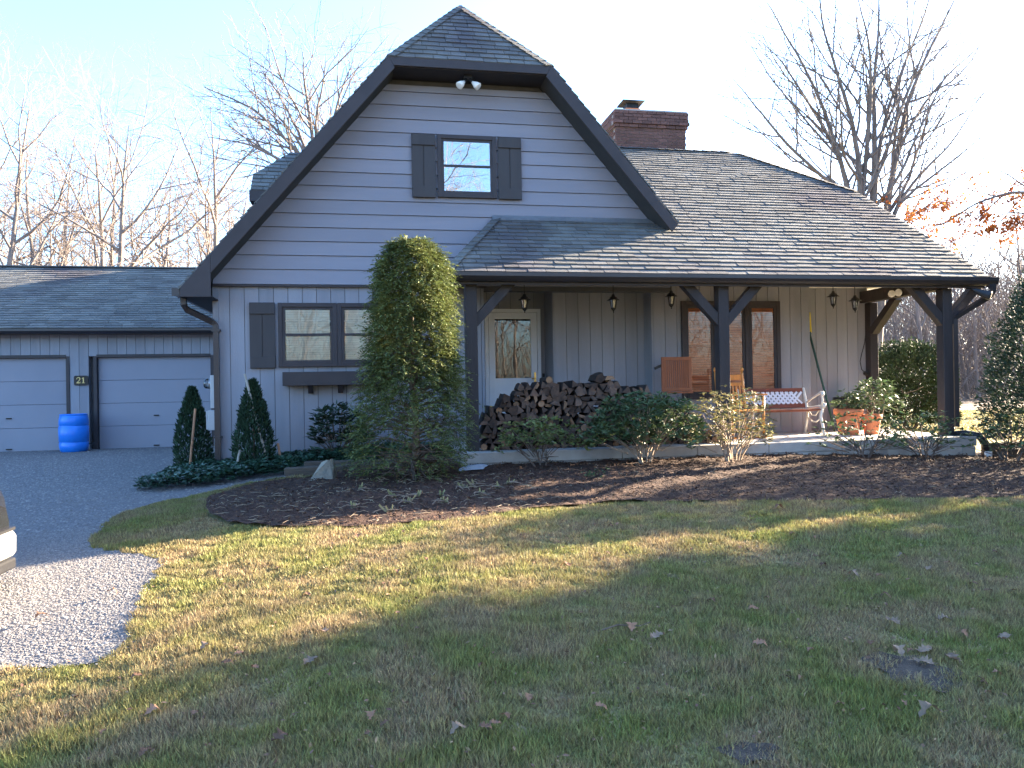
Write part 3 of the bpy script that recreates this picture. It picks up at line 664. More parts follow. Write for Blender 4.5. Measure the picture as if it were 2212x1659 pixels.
# ------------------------------------------------------------------ chimney, brick by brick
cx0, cx1, cy0, cy1 = 5.06, 6.58, 3.55, 4.35
ch = HB().box(cx0+.012, cx1-.012, cy0+.012, cy1-.012, 3.9, 5.545).build('chimney', MORTAR)
bm = {}
def brick_mesh(l, d):
    k = (round(l, 3), round(d, 3))
    if k not in bm: bm[k] = MB().box(-l/2, l/2, -d/2, d/2, -.029, .029).mesh('brick', BRICK)
    return bm[k]
zc = 4.66; r = 0
while zc < 5.56:
    ex = 0 if zc < 5.22 else (.03 if zc < 5.30 else (.06 if zc < 5.36 else .045))
    a0, a1, b0, b1 = cx0-ex, cx1+ex, cy0-ex, cy1+ex; h = .068
    for fx, (s0, s1) in (('f', (a0, a1)), ('l', (b0, b1))):
        t = s0-(.1 if r % 2 else 0)
        while t < s1-.02:
            u0, u1 = max(t, s0), min(t+.2, s1)
            if u1-u0 > .03:
                if fx == 'f':
                    loc = Vector(((u0+u1)/2, b0+.045, zc)); o = inst('brick', brick_mesh(u1-u0-.01, .09), ch, loc-Vector(house.location))
                elif u0 > b0+.09:
                    loc = Vector((a0+.045, (u0+u1)/2, zc)); o = inst('brick', brick_mesh(u1-u0-.01, .09), ch, loc-Vector(house.location), (0, 0, R(90)))
            t += .2
    if ex: HB().box(a0+.012, a1-.012, b0+.09, b1, zc-.034, zc+.033).build('corbel_core', MORTAR, ch)
    zc += h; r += 1
HB().box(cx0-.02, cx1+.02, cy0-.02, cy1+.02, zc-.034, zc-.005).build('crown', CONC, ch)
HB().box(5.37, 5.68, 3.8, 4.1, zc-.01, zc+.12).build('flue', CLAY, ch)
HB().box(5.95, 6.22, 3.8, 4.1, zc-.01, zc+.10).build('flue', CLAY, ch)
q = HB(); q.box(5.40, 5.65, 3.83, 4.07, zc+.12, zc+.24)
q.slab3([(5.28, 3.72, zc+.26), (5.76, 3.72, zc+.26), (5.80, 4.0, zc+.30), (5.32, 4.0, zc+.30)], (0, -.1, 1), .015)
q.slab3([(5.32, 4.0, zc+.30), (5.80, 4.0, zc+.30), (5.78, 4.2, zc+.27), (5.30, 4.2, zc+.27)], (0, .1, 1), .015); q.build('flue_cap', IRONB, ch)

# ------------------------------------------------------------------ garage
gar = empty('garage', (-6, 7.5, -1.28), 'low grey garage wing with two plain overhead doors beside the blue barrel', 'garage')
class GB(HB):
    def build(s, name, mats, parent=None, **k): return HB.build(s, name, mats, parent if parent is not None else gar, **k)
YG = 7.5; zt = 1.40
gwl = GB().box(-13.8, -2.06, YG+.17, YG+.25, -1.4, zt).build('garage_wall', GROOVE)
x = -13.8
doors = ((-9.12, -6.67), (-6.03, -3.58))
while x < -2.1:
    xe = min(x+.2, -2.07); z0 = -1.35
    for d0, d1 in doors:
        if xe > d0-.03 and x < d1+.03: z0 = .84
    GB().box(x+.004, xe-.004, YG, YG+.165, z0, zt).build('wall_board', BOARDV, gwl); x = xe
for d0, d1 in doors:
    fr = GB(); fr.box(d0-.07, d0, YG-.02, YG+.16, -1.35, .84).box(d1, d1+.07, YG-.02, YG+.16, -1.35, .84).box(d0, d1, YG-.021, YG+.16, .81, .875); fr.build('door_frame', TRIM)
    gd = GB().box(d0, d1, YG+.125, YG+.16, -1.30, .81).build('garage_door', GROOVE)
    for k in range(4):
        a = -1.29+k*.525; GB().box(d0+.004, d1-.004, YG+.085, YG+.124, a+.003, a+.522).build('door_panel', GDOOR, gd, bevel=.006)
    m_ = (d0+d1)/2
    GB().box(m_-.05, m_+.06, YG+.06, YG+.085, -.55, -.525).build('door_handle', IRONB, gd)
    GB().box(m_-.06, m_+.06, YG+.06, YG+.085, -1.24, -1.215).build('lift_handle', IRONB, gd)
zg, mg = 1.45, .55; nG = Vector((0, -mg, 1)); ye2 = YG-.35; yrg = ye2+3.35
gro = GB().slab3([(-14, ye2, zg), (-2.1, ye2, zg), (-2.1, yrg, zg+mg*3.35), (-14, yrg, zg+mg*3.35)], nG, .1).build('garage_roof', DECK)
lg = math.sqrt(1+mg*mg)
shingle_plane(gro, Vector((0, ye2-.03, zg-.015))-Vector(gar.location)+nG.normalized()*.004, (1, 0, 0), Vector((0, 1, mg))/lg, [[(-12, 0), (-2.1, 0), (-2.1, 3.38*lg), (-12, 3.38*lg)]], .135, SHING, seed=41, widths=(.24, .3, .36))
GB().slab3([(-14, yrg+.002, zg+mg*3.35), (-2.1, yrg+.002, zg+mg*3.35), (-2.1, yrg+3.3, zg), (-14, yrg+3.3, zg)], (0, mg, 1), .1).build('garage_back_roof', SHING, tone=True)
GB().bar((-14, yrg, zg+mg*3.35+.02), (-2.1, yrg, zg+mg*3.35+.02), .22, .03).build('ridge_cap_row', SHING, tone=True)
GB().box(-14, -2.1, ye2+.03, ye2+.06, zg-.15, zg-.02).build('eave_fascia', TRIM)
GB().box(-14, -2.1, ye2+.06, YG, zg-.09, zg-.07).build('eave_soffit', SOFFIT)
q = GB(); pts2 = [(y-g0+ye2, z-ez+zg) for y, z in pts]; n = len(pts2); A = [(-14, y, z) for y, z in pts2]; B = [(-2.12, y, z) for y, z in pts2]
q.add(A+B, [tuple(range(n-1, -1, -1)), tuple(range(n, 2*n))]+[(i, (i+1) % n, n+(i+1) % n, n+i) for i in range(n)]); q.build('gutter', GUTTER)
# house number sign
sg = empty('house_number_sign', (-6.355, YG-.03, .29), 'small dark house number plaque reading 21 between the garage doors', 'sign')
q = MB(); pl = []
for cx, cz, a0 in ((.115, .075, 0), (-.115, .075, 90), (-.115, -.075, 180), (.115, -.075, 270)):
    for t in range(0, 91, 30): pl.append((cx+.035*math.cos(R(a0+t)), cz+.035*math.sin(R(a0+t))))
q.prism(pl, 0, .028); q.build('plaque', SIGNB, sg)
two = MB(); arc = [(-.085, .03), (-.083, .048), (-.07, .062), (-.05, .066), (-.03, .060), (-.018, .045), (-.020, .025), (-.035, .002), (-.055, -.02), (-.078, -.045)]
two.tube([(a, -.006, b) for a, b in arc], [.012, .010, .009, .009, .011, .013, .013, .011, .010, .008], n=6); two.box(-.090, -.012, -.014, 0, -.062, -.042); two.box(-.018, -.010, -.014, 0, -.05, -.022); two.build('digit_two', GOLD, sg)
one = MB(); one.box(.040, .064, -.014, 0, -.055, .066).box(.022, .082, -.013, 0, -.062, -.048).bar((.022, -.007, .040), (.045, -.007, .060), .013, .012); one.build('digit_one', GOLD, sg)
# blue barrel
br = empty('plastic_barrel', (-6.34, 6.95, -1.275), 'tall bright blue plastic barrel standing between the garage doors', 'barrel')
MB().lathe([(.24, 0), (.265, .02), (.285, .10), (.292, .19), (.283, .2), (.283, .225), (.293, .235), (.298, .40), (.296, .55), (.286, .56), (.286, .585), (.294, .595), (.288, .70), (.272, .79), (.262, .80)], n=32).build('barrel_body', BLUEP, br, smooth=True)
MB().lathe([(.262, .795), (.272, .80), (.272, .825), (.25, .825), (.25, .81), (.02, .81)], n=32, cap=False).build('barrel_rim', BLUEP, br, smooth=True)
MB().tube([(.27, .02, .16), (.36, .02, .17), (.42, .05, .17)], .012, n=6).build('hose_stub', BLKP, br)

# utility boxes on the corner of the side wall
um = empty('electric_meter', (-2.11, .5, .05), 'electric meter with round glass dome on the house corner behind the downspout', 'meter')
MB().box(-.13, -.002, -.14, .14, -.30, .18).build('meter_box', UTIL, um, bevel=.008)
MB().tube([(-.13, 0, .06), (-.165, 0, .06)], .085, n=18).build('meter_ring', STEEL, um)
MB().tube([(-.165, 0, .06), (-.22, 0, .06), (-.24, 0, .06)], [.075, .072, .05], n=18).build('meter_dome', GLASSL, um, smooth=True)
MB().tube([(-.06, .05, .18), (-.06, .05, .34)], .03, n=10).build('conduit', UTIL, um)
MB().tube([(-.06, 0, -.30), (-.06, 0, -.42)], .03, n=10).build('conduit', UTIL, um)
ub = empty('utility_box', (-2.11, .5, -.40), 'pale grey service box mounted below the electric meter', 'utility box')
MB().box(-.17, -.002, -.12, .12, -.17, .12).build('box_body', UTIL, ub, bevel=.008); MB().box(-.20, -.171, -.11, .11, -.16, .11).build('box_door', UTIL, ub, bevel=.006)
MB().tube([(-.05, 0, -.17), (-.05, 0, -.25)], .025, n=10).build('conduit', UTIL, ub)
ub = empty('cable_box', (-2.11, .5, -.78), 'lowest small rounded cable box on the house corner near the ground', 'utility box')
MB().lathe([(.04, -.13), (.055, -.12), (.055, .12), (.04, .13)], c=(-.056, 0, 0), n=14).build('box_body', UTIL, ub, smooth=True); MB().tube([(-.04, 0, -.13), (-.04, 0, -.45)], .02, n=8).build('conduit', UTIL, ub)

# ------------------------------------------------------------------ things on the porch
lan_lab = ['black lantern hanging in front of the white storm door', 'black lantern hanging over the middle of the firewood stack', 'black lantern just left of the wide triple window',
           'black lantern above the bench, left of the close pair', 'black lantern nearest the porch corner post']
lan0 = None
for i, (x, zc_) in enumerate(((2.238, 1.184), (3.57, 1.187), (4.47, 1.245), (7.136, 1.255), (7.511, 1.192))):
    if lan0 is None:
        ln = empty('hanging_lantern', (x, -.6, zc_), lan_lab[0], 'lantern', 'lanterns hung from the porch ceiling'); lan0 = ln
        MB().lathe([(.012, .135), (.022, .125), (.03, .10), (.055, .085), (.062, .065), (.09, .05), (.092, .044), (.05, .046)], n=16).build('roof_cap', IRONB, ln, smooth=True)
        q = MB()
        for k in range(6):
            a = k*math.pi/3; q.bar((.052*math.cos(a), .052*math.sin(a), .046), (.034*math.cos(a), .034*math.sin(a), -.075), .008, .008)
        q.lathe([(.036, -.085), (.040, -.075), (.036, -.07)], n=12).build('cage', IRONB, ln)
        q = MB().lathe([(.048, .045), (.031, -.072)], n=6, cap=False); q.build('glass_shade', GLASSL, ln)
        MB().lathe([(.012, -.06), (.014, -.03), (.022, 0), (.018, .03), (.006, .04)], n=10).build('bulb', BULB, ln, smooth=True)
        MB().lathe([(.004, -.14), (.010, -.13), (.006, -.118), (.018, -.105), (.036, -.088)], n=12).build('finial', IRONB, ln, smooth=True)
    else:
        ln = copy_tree(lan0); ln.location = (x, -.6, zc_); ln['label'] = lan_lab[i]
    MB().tube([(0, 0, .13), (0, 0, 1.598-zc_)], .006, n=5).build('chain', IRONB, ln)

# firewood: every split log an object
def log_mesh(kind, seed):
    rnd = random.Random(seed); L = .40; s = rnd.uniform(.044, .074)
    if kind == 0: pl = [(-s, -s*.7), (s*1.05, -s*.6), (s*.1, s*.95)]
    elif kind == 1: pl = [(-s*.9, -s*.75), (s*.9, -s*.7), (s*.95, .1*s), (s*.4, s*.7), (-s*.2, s*.85), (-s*.75, s*.45)]
    elif kind == 2: pl = [(-s, -s*.8), (0, -s), (s, -s*.6), (s*.55, s*.5), (-s*.5, s*.6)]
    elif kind == 3: pl = [(-s*1.15, -s*.35), (s*1.2, -s*.45), (s*.7, s*.35), (-s*.6, s*.5)]
    else: pl = [(s*.9*math.cos(a*math.pi/4)*rnd.uniform(.9, 1.05), s*.9*math.sin(a*math.pi/4)*rnd.uniform(.9, 1.05)) for a in range(8)]
    pl = [(x*rnd.uniform(.9, 1.1), z*rnd.uniform(.9, 1.1)) for x, z in pl]; n = len(pl); m = MB()
    tx, tz = rnd.uniform(-.012, .012), rnd.uniform(-.012, .012); jag = [rnd.uniform(-.012, .012) for _ in pl]
    vs = [(x, -L/2+j, z) for (x, z), j in zip(pl, jag)]+[(x*1.04+tx, 0, z*1.04+tz) for x, z in pl]+[(x*.97, L/2, z*.97) for x, z in pl]
    m.add(vs, [tuple(range(n)), tuple(range(3*n-1, 2*n-1, -1))]); m.cm = 1
    m.add(vs, [(i, n+i, n+(i+1) % n, (i+1) % n) for i in range(n)]+[(n+i, 2*n+i, 2*n+(i+1) % n, n+(i+1) % n) for i in range(n)])
    return m.mesh('firewood_log', [LOGTAN if seed % 6 == 1 else LOGEND, LOGBARK])
logs = [log_mesh((0, 3, 2, 0, 1, 3, 0, 2)[k % 8] if k != 7 else 4, k) for k in range(18)]
top = [(1.42, -.60), (1.439, -.43), (1.571, -.34), (1.703, -.232), (1.837, -.142), (1.894, -.069), (2.067, .021), (2.374, .085), (2.604, .031), (2.818, .046), (3.014, .062), (3.193, .10), (3.291, .077), (3.409, -.02), (3.79, -.046), (3.869, -.163), (3.988, -.28), (4.3, -.34), (4.6, -.60), (4.78, -.80)]
rnd = random.Random(3); zrow = ZS+.042; row = 0; nl = 0
tx_, tz_ = [p[0] for p in top], [p[1] for p in top]
while zrow < .10:
    x = 1.50+(.05 if row % 2 else 0)
    while x < 4.80:
        h = float(np.interp(x, tx_, tz_))
        if zrow+.035 < h+.03:
            me = rnd.choice(logs); o = inst('firewood_log', me, None, (x+rnd.uniform(-.012, .012), -1.40+.22*(x > 4.45)*0+rnd.uniform(-.035, .035)+.2, zrow+rnd.uniform(-.012, .012)), (rnd.uniform(-.04, .04), rnd.choice((0, math.pi, math.pi*.5, 2.2, 4.0))+rnd.uniform(-.3, .3), rnd.uniform(-.05, .05)))
            tag(o, 'split brown log end-on in the firewood stack on the porch', 'log', 'logs of the firewood stack'); nl += 1
        x += rnd.uniform(.088, .114)
    zrow += .079; row += 1
o = inst('firewood_log', log_mesh(3, 91), None, (3.20, -1.24, .085), (0, -.12, .12), (1.5, 1, 1.2)); tag(o, 'wide pale split log crowning the top of the firewood stack', 'log', 'logs of the firewood stack')

# slatted square table folded upright by the window
tb = empty('slatted_folding_table', (4.72, -.15, ZS), 'square reddish slatted wooden table top tipped upright behind the firewood', 'table', rz=R(-4))
tp = MB(); tp.box(-.24, .24, -.015, .015, .72, .775).box(-.24, .24, -.015, .015, 1.20, 1.255).box(-.24, -.185, -.016, .014, .775, 1.20).box(.185, .24, -.016, .014, .775, 1.20); tpo = tp.build('top_frame', CEDAR, tb, bevel=.003)
for k in range(11):
    x = -.185+.37*k/11+.004; MB().box(x, x+.0245, -.009, .011, .776, 1.199).build('slat', CEDAR, tpo)
MB().box(-.25, .25, -.05, .03, .69, .715).build('apron', CEDAR, tb)
for s in (-1, 1):
    q = MB(); q.bar((s*.20, .06, 0), (s*.20, .02, .70), .03, .03, upv=(0, 1, 0)); q.build('leg', BLKP, tb)
q = MB(); q.bar((-.34, .03, 1.08), (-.22, .03, 1.13), .035, .04); q.build('hinge_arm', BLKP, tb)

# rocking chair
rc = empty('rocking_chair', (5.52, -.62, ZS), 'honey-coloured wooden rocking chair with slatted back behind the porch post', 'chair', rz=R(6))
for s in (-1, 1):
    MB().tube([(s*.235, .22, .06), (s*.235, .20, .44), (s*.235, .27, .98), (s*.235, .275, 1.02)], [.02, .022, .02, .012], n=10).build('back_post', MAPLE, rc, smooth=True)
    MB().lathe([(.008, 1.0), (.022, 1.02), (.026, 1.045), (.016, 1.075), (.006, 1.08)], c=(s*.235, .275, 0), n=10).build('finial', MAPLE, rc, smooth=True)
    MB().tube([(s*.27, -.22, .06), (s*.27, -.22, .64)], [.02, .02], n=10).build('front_leg', MAPLE, rc, smooth=True)
    MB().box(s*.27-.045, s*.27+.045, -.27, .26, .645, .668).build('armrest', MAPLE, rc, bevel=.006)
    rp_ = [(s*.25, -.44+.9*t, .012+.16*(t-.42)**2*1.6) for t in [k/10 for k in range(11)]]
    MB().tube(rp_, .018, n=6).build('rocker', MAPLE, rc)
    MB().tube([(s*.255, -.22, .2), (s*.24, .215, .2)], .012, n=6).build('side_rung', MAPLE, rc)
sm = MB().box(-.27, .27, -.25, .22, .405, .43).build('seat', MAPLE, rc, bevel=.008)
MB().box(-.22, .22, .262, .284, .88, .965).build('top_rail', MAPLE, rc, bevel=.004)
MB().box(-.22, .22, .252, .276, .79, .84).build('mid_rail', MAPLE, rc, bevel=.004)
MB().box(-.22, .22, .215, .238, .50, .545).build('lower_rail', MAPLE, rc, bevel=.004)
for k in range(7):
    x = -.18+.06*k; q = MB(); q.bar((x, .227, .54), (x, .262, .80), .028, .012, upv=(0, 1, 0)); q.build('back_slat', MAPLE, rc)
for zz in (.16, .28): MB().tube([(-.27, -.22, zz), (.27, -.22, zz)], .012, n=6).build('front_rung', MAPLE, rc)

# park bench with cast ends and lattice back
bx0, bx1 = 5.80, 7.00
bn = empty('garden_bench', (6.4, -.25, ZS), 'garden bench with cream iron ends, mahogany slats and white lattice back', 'bench')
L2 = .60
for s in (-1, 1):
    e = s*(L2-.02)
    q = MB()
    q.tube([(e, -.28, 0), (e, -.25, .14), (e, -.20, .28), (e, -.24, .42)], [.026, .02, .022, .026], n=8)      # front leg
    q.tube([(e, .26, 0), (e, .20, .16), (e, .16, .34), (e, .20, .50), (e, .27, .72), (e, .275, .74)], [.026, .02, .022, .022, .02, .012], n=8)   # rear leg and back upright
    q.tube([(e, -.28, .44), (e, -.15, .445), (e, .05, .42), (e, .18, .41)], [.026, .02, .02, .02], n=8)
    q.tube([(e, -.24, .43), (e, -.30, .45), (e, -.31, .48), (e, -.28, .49)], [.022, .03, .028, .02], n=8)
    q.tube([(e, -.22, .44), (e, -.26, .54), (e, -.24, .60), (e, -.27, .64), (e, -.22, .665), (e, -.10, .62), (e, .05, .56), (e, .19, .50)], [.015, .016, .018, .026, .022, .018, .016, .014], n=8)
    q.tube([(e, -.20, .26), (e, -.08, .20), (e, .04, .20), (e, .17, .27)], .012, n=6)
    q.tube([(e, -.18, .40), (e, -.06, .30), (e, .05, .30), (e, .15, .38)], .010, n=6)
    q.lathe([(.004, .60), (.03, .62), (.034, .65), (.02, .68), (.004, .685)], c=(e, -.255, 0), n=10)
    q.build('cast_end', IRONW, bn, smooth=True)
for k in range(6):
    y = -.25+.075*k; MB().box(-L2, L2, y, y+.055, .385-.006*k, .408-.006*k).build('seat_slat', MAHOG, bn, bevel=.004)
bk = []
def bkp(x, t): return Vector((x, .19+.095*t, .425+.31*t))
q = MB(); nb = 0
for t0, t1, nm in ((0, .2, 'lower_back_slat'), (.8, 1.0, 'upper_back_slat')):
    MB().slab3([bkp(-L2, t0), bkp(L2, t0), bkp(L2, t1), bkp(-L2, t1)], Vector((0, -.94, .34)), .022).build(nm, MAHOG, bn)
lt = MB(); stp = .082; x = -L2-.2
tt0, tt1 = .2, .8
while x < L2+.2:
    for sg_ in (1, -1):
        a = bkp(x, tt0); b_ = bkp(x+sg_*.19, tt1)
        xa, xb = x, x+sg_*.19
        if max(xa, xb) < L2-.02 and min(xa, xb) > -L2+.02:
            y_ = -.004 if sg_ > 0 else -.009
            lt.bar(a+Vector((0, y_, 0)), b_+Vector((0, y_, 0)), .032, .005, upv=(0, -.94, .34))
    x += stp
lt.build('lattice_panel', WHITE, bn)

# broom, pots, bucket and small stuff
bro = empty('push_broom', (7.60, .12, ZS), 'broom with green handle and yellow bristles leaning head up against the porch wall', 'broom')
q = MB(); q.tube([(0, 0, 0), (-.20, .36, 1.62)], .019, n=8); q.build('handle', GREENP, bro)
q = MB(); q.tube([(-.20, .36, 1.60), (-.205, .37, 1.68)], [.02, .028], n=8); q.build('ferrule', GREENP, bro)
q = MB()
for k in range(26):
    a, b_ = random.uniform(-.03, .03), random.uniform(-.02, .02); q.tube([(-.205+a*1.1, .37+b_, 1.67), (-.235+a*1.7, .375+b_*1.4, 1.98+random.uniform(-.05, .06)+a)], [.013, .009], n=4)
q.build('bristles', YELP, bro)
def pot(x, y, r, h, label, mat=CLAY, name='terracotta_pot'):
    p = empty(name, (x, y, ZS), label, 'plant pot', 'pots on the porch')
    MB().lathe([(r*.62, 0), (r*.66, .01), (r*.88, h*.78), (r*.87, h*.8)], n=24).build('pot_body', mat, p, smooth=True)
    MB().lathe([(r*.88, h*.78), (r, h*.79), (r*1.02, h), (r*.9, h), (r*.86, h*.86), (.01, h*.86)], n=24, cap=False).build('pot_rim', mat, p, smooth=True)
    return p
pot(7.36, -.60, .215, .40, 'large terracotta pot nearest the bench arm')
pot(7.71, -.66, .16, .31, 'smaller terracotta pot right of the large one')
pot(7.96, .35, .20, .56, 'black plastic nursery pot behind the terracotta pots', BLKP, 'black_nursery_pot')
bk_ = empty('yellow_bucket', (1.80, .35, ZS), 'yellow plastic bucket beside the storm door behind the post', 'bucket')
MB().lathe([(.10, 0), (.105, .01), (.135, .48), (.145, .48), (.145, .52), (.12, .52)], n=20).build('bucket_body', YELP, bk_, smooth=True)
MB().lathe([(.146, .50), (.152, .505), (.152, .54), (.01, .545)], n=20, cap=False).build('bucket_lid', YELP, bk_, smooth=True)
wt = empty('black_watering_can', (1.83, -.55, ZS), 'black plastic watering can at the left end of the firewood', 'watering can')
MB().lathe([(.09, 0), (.10, .02), (.10, .36), (.07, .40), (.05, .41)], n=16).build('can_body', BLKP, wt, smooth=True)
MB().tube([(.09, 0, .06), (.14, 0, .16), (.19, 0, .40)], [.02, .018, .014], n=8).build('spout', BLKP, wt, smooth=True)
MB().tube([(-.06, 0, .40), (-.02, 0, .50), (.04, 0, .50), (.06, 0, .41)], .010, n=6).build('handle', BLKP, wt, smooth=True)
wb_ = empty('hanging_wire_loop', (8.50, .56, .62), 'dark wire loop hanging from the porch corner post', 'wire hook')
MB().tube([(.02, 0, .22), (-.02, -.01, .02), (-.09, -.02, -.18), (-.12, -.02, -.30), (-.10, -.03, -.44), (-.03, -.03, -.50), (.03, -.02, -.50)], .007, n=6).build('wire', IRONB, wb_)
MB().lathe([(.005, -.55), (.04, -.53), (.045, -.50), (.03, -.47)], n=12).build('weight', IRONB, wb_)

# ------------------------------------------------------------------ leaves, shrubs and trees
def unit(a): return a/np.maximum(np.linalg.norm(a, axis=1, keepdims=True), 1e-9)
def leaf_mesh(name, P, D, Lg, Wd, mat, fold=.15, rng=RNG, tone=None, upb=None):
    n = len(P); D = unit(D); r = rng.normal(size=(n, 3))
    if upb is not None: r = r*.45+np.array(upb)
    S = unit(np.cross(D, r)); Nn = np.cross(S, D); L = np.asarray(Lg).reshape(-1, 1)*np.ones((n, 1)); W = np.asarray(Wd).reshape(-1, 1)*np.ones((n, 1))
    a = P; b = P+D*L*.5+S*W*.5+Nn*W*fold; c = P+D*L; d = P+D*L*.5-S*W*.5+Nn*W*fold
    V = np.stack([a, b, c, d], 1).reshape(-1, 3); F = np.arange(4*n).reshape(n, 4)
    return np_mesh(name, V, F, mat, tone=rng.random(n) if tone is None else tone)
def obj(name, me, parent=None, loc=(0, 0, 0)):
    o = bpy.data.objects.new(name, me); o.location = loc; return link(o, parent)
def poly_tubes(lines, n_of=lambda r: 6 if r > .06 else (5 if r > .025 else 3)):
    """lines: list of (pts array, radii); returns V,F (quads)"""
    VV_, FF, base = [], [], 0
    for pts, rad in lines:
        pts = np.asarray(pts, float); rad = np.asarray(rad, float); k = n_of(rad[0]); m = len(pts)
        d = np.empty_like(pts); d[1:-1] = pts[2:]-pts[:-2]; d[0] = pts[1]-pts[0]; d[-1] = pts[-1]-pts[-2]; d = unit(d)
        ref = np.array([0, 0, 1.]) if abs(d[0][2]) < .9 else np.array([1., 0, 0])
        x = unit(np.cross(d, ref)); y = np.cross(d, x); an = np.arange(k)*2*np.pi/k
        ring = pts[:, None]+(x[:, None]*np.cos(an)[None, :, None]+y[:, None]*np.sin(an)[None, :, None])*rad[:, None, None]
        VV_.append(ring.reshape(-1, 3)); i = np.arange(m-1)[:, None]*k; j = np.arange(k)[None]; j2 = (j+1) % k
        FF.append(base+np.stack([i+j, i+j2, i+k+j2, i+k+j], -1).reshape(-1, 4)); base += m*k
    return np.concatenate(VV_), np.concatenate(FF)
def grow(rng, out, p, d, L, r, lev, C, ends=None):
    n = max(3, int(L/C['seg'][lev])); pts = [p]; rad = [r]; tip = C['tip'][lev]
    for i in range(n):
        d = d+rng.normal(0, C['wob'][lev], 3); d[2] += C['trop'][lev]; d = d/np.linalg.norm(d); p = p+d*(L/n); pts.append(p); rad.append(r*(1-(1-tip)*((i+1)/n)))
    out[lev].append((np.array(pts), np.array(rad)))
    if ends is not None and lev >= C['leaf_lev']: ends.append((pts[-1], d)); ends.append((pts[len(pts)//2], d))
    if lev+1 < len(C['n'])+1 and lev < C['max']:
        nc = C['n'][lev]; nc = max(1, int(round(nc*rng.uniform(.75, 1.25))))
        ph = rng.random()*6.28
        for k in range(nc):
            t = C['t0'][lev]+(1-C['t0'][lev])*((k+rng.random())/nc); i = min(n-1, int(t*n)); f = t*n-i
            q = pts[i]+(pts[i+1]-pts[i])*min(1, f); dd = (pts[i+1]-pts[i]); dd = dd/np.linalg.norm(dd); rr = rad[i]+(rad[i+1]-rad[i])*min(1, f)
            ph += 2.4+rng.normal(0, .4); ang = math.radians(C['ang'][lev])*rng.uniform(.75, 1.25)
            a = np.cross(dd, [0, 0, 1.] if abs(dd[2]) < .9 else [1., 0, 0]); a /= np.linalg.norm(a); b = np.cross(dd, a)
            nd = dd*math.cos(ang)+(a*math.cos(ph)+b*math.sin(ph))*math.sin(ang)
            grow(rng, out, q, nd, L*C['lr'][lev]*(1.15-.55*t)*rng.uniform(.75, 1.2), min(rr*.75, r*C['rr'][lev]*rng.uniform(.8, 1.1)), lev+1, C, ends)
DECID = dict(seg=[1.0, .7, .45, .35, .3], tip=[.07, .15, .25, .35, .5], wob=[.05, .13, .17, .2, .2], trop=[.03, .07, .06, .04, .03], n=[14, 8, 6, 5], t0=[.3, .25, .2, .15], ang=[46, 45, 45, 42], lr=[.44, .48, .5, .5], rr=[.36, .48, .5, .55], max=4, leaf_lev=3)
def bare_tree_meshes(seed, H, r, C=DECID, mat=BARK, lean=(0, 0)):
    rng = np.random.default_rng(seed); out = [[] for _ in range(6)]
    grow(rng, out, np.zeros(3), np.array([lean[0], lean[1], 1.0]), H, r, 0, C)
    V, F = poly_tubes(out[0]+out[1]); a = np_mesh('trunk', V, F, mat, smooth=True)
    fine = out[2]+out[3]+out[4]
    V, F = poly_tubes(fine); b = np_mesh('crown', V, F, mat)
    return a, b
def place_tree(name, meshes, loc, rz, s, label, group, cat='tree'):
    t = empty(name, loc, label, cat, group, rz); t.scale = (s, s, s)
    obj('trunk', meshes[0], t); obj('crown', meshes[1], t); return t
TV = [bare_tree_meshes(100, 12, .19, mat=BARKP), bare_tree_meshes(101, 13, .18, mat=BARKP), bare_tree_meshes(102, 11, .165, mat=BARKP),
      bare_tree_meshes(103, 12, .21, dict(DECID, ang=[62, 55, 50, 45], n=[10, 8, 6, 4], lr=[.58, .5, .5, .5]), mat=BARKP)]
SLIM = dict(DECID, n=[16, 5, 4], max=3, lr=[.24, .45, .5], rr=[.35, .5, .55], t0=[.25, .25, .2], ang=[45, 45, 45])
TS = [bare_tree_meshes(110+k, 11+k % 3, .10+.015*k, SLIM, mat=BARKP, lean=(.05*(k-2), .02)) for k in range(5)]
rnd = random.Random(12)
# row behind the garage
for k, (x, y, v, s) in enumerate(((-14.0, 22, 1, .92), (-11.2, 24, 0, .9), (-9.4, 21, 3, .86), (-16.5, 27, 2, 1.0), (-6.6, 23, 0, .95), (-12.6, 31, 1, 1.05), (-7.5, 33, 2, 1.1), (-19, 30, 3, 1.0), (-4.0, 28, 2, .95), (-17, 36, 0, 1.1), (-10, 38, 3, 1.1), (-14.7, 26, 2, .8))):
    place_tree('bare_tree', TV[v], (x, y, -1.3), rnd.uniform(0, 6.28), s*rnd.uniform(1.08, 1.2), 'bare pale-barked tree in the row of trees behind the garage roof', 'bare trees behind the garage')
for k in range(54):
    x = rnd.uniform(-24, -3); y = rnd.uniform(24, 50)
    place_tree('slender_tree', TS[k % 5], (x, y, -1.2), rnd.uniform(0, 6.28), rnd.uniform(.75, 1.15), 'slender bare tree deep in the woods behind the garage', 'slender trees behind the garage')
# woods beyond the porch, right
for k in range(92):
    y = rnd.uniform(17, 52); x = (y+11.4)*rnd.uniform(.70, 1.12)+rnd.uniform(-1, 1)
    place_tree('slender_tree', TS[k % 5], (x, y, -1.2), rnd.uniform(0, 6.28), rnd.uniform(.55, .95), 'slender bare tree in the woods seen beyond the right end of the porch', 'slender trees beyond the porch')
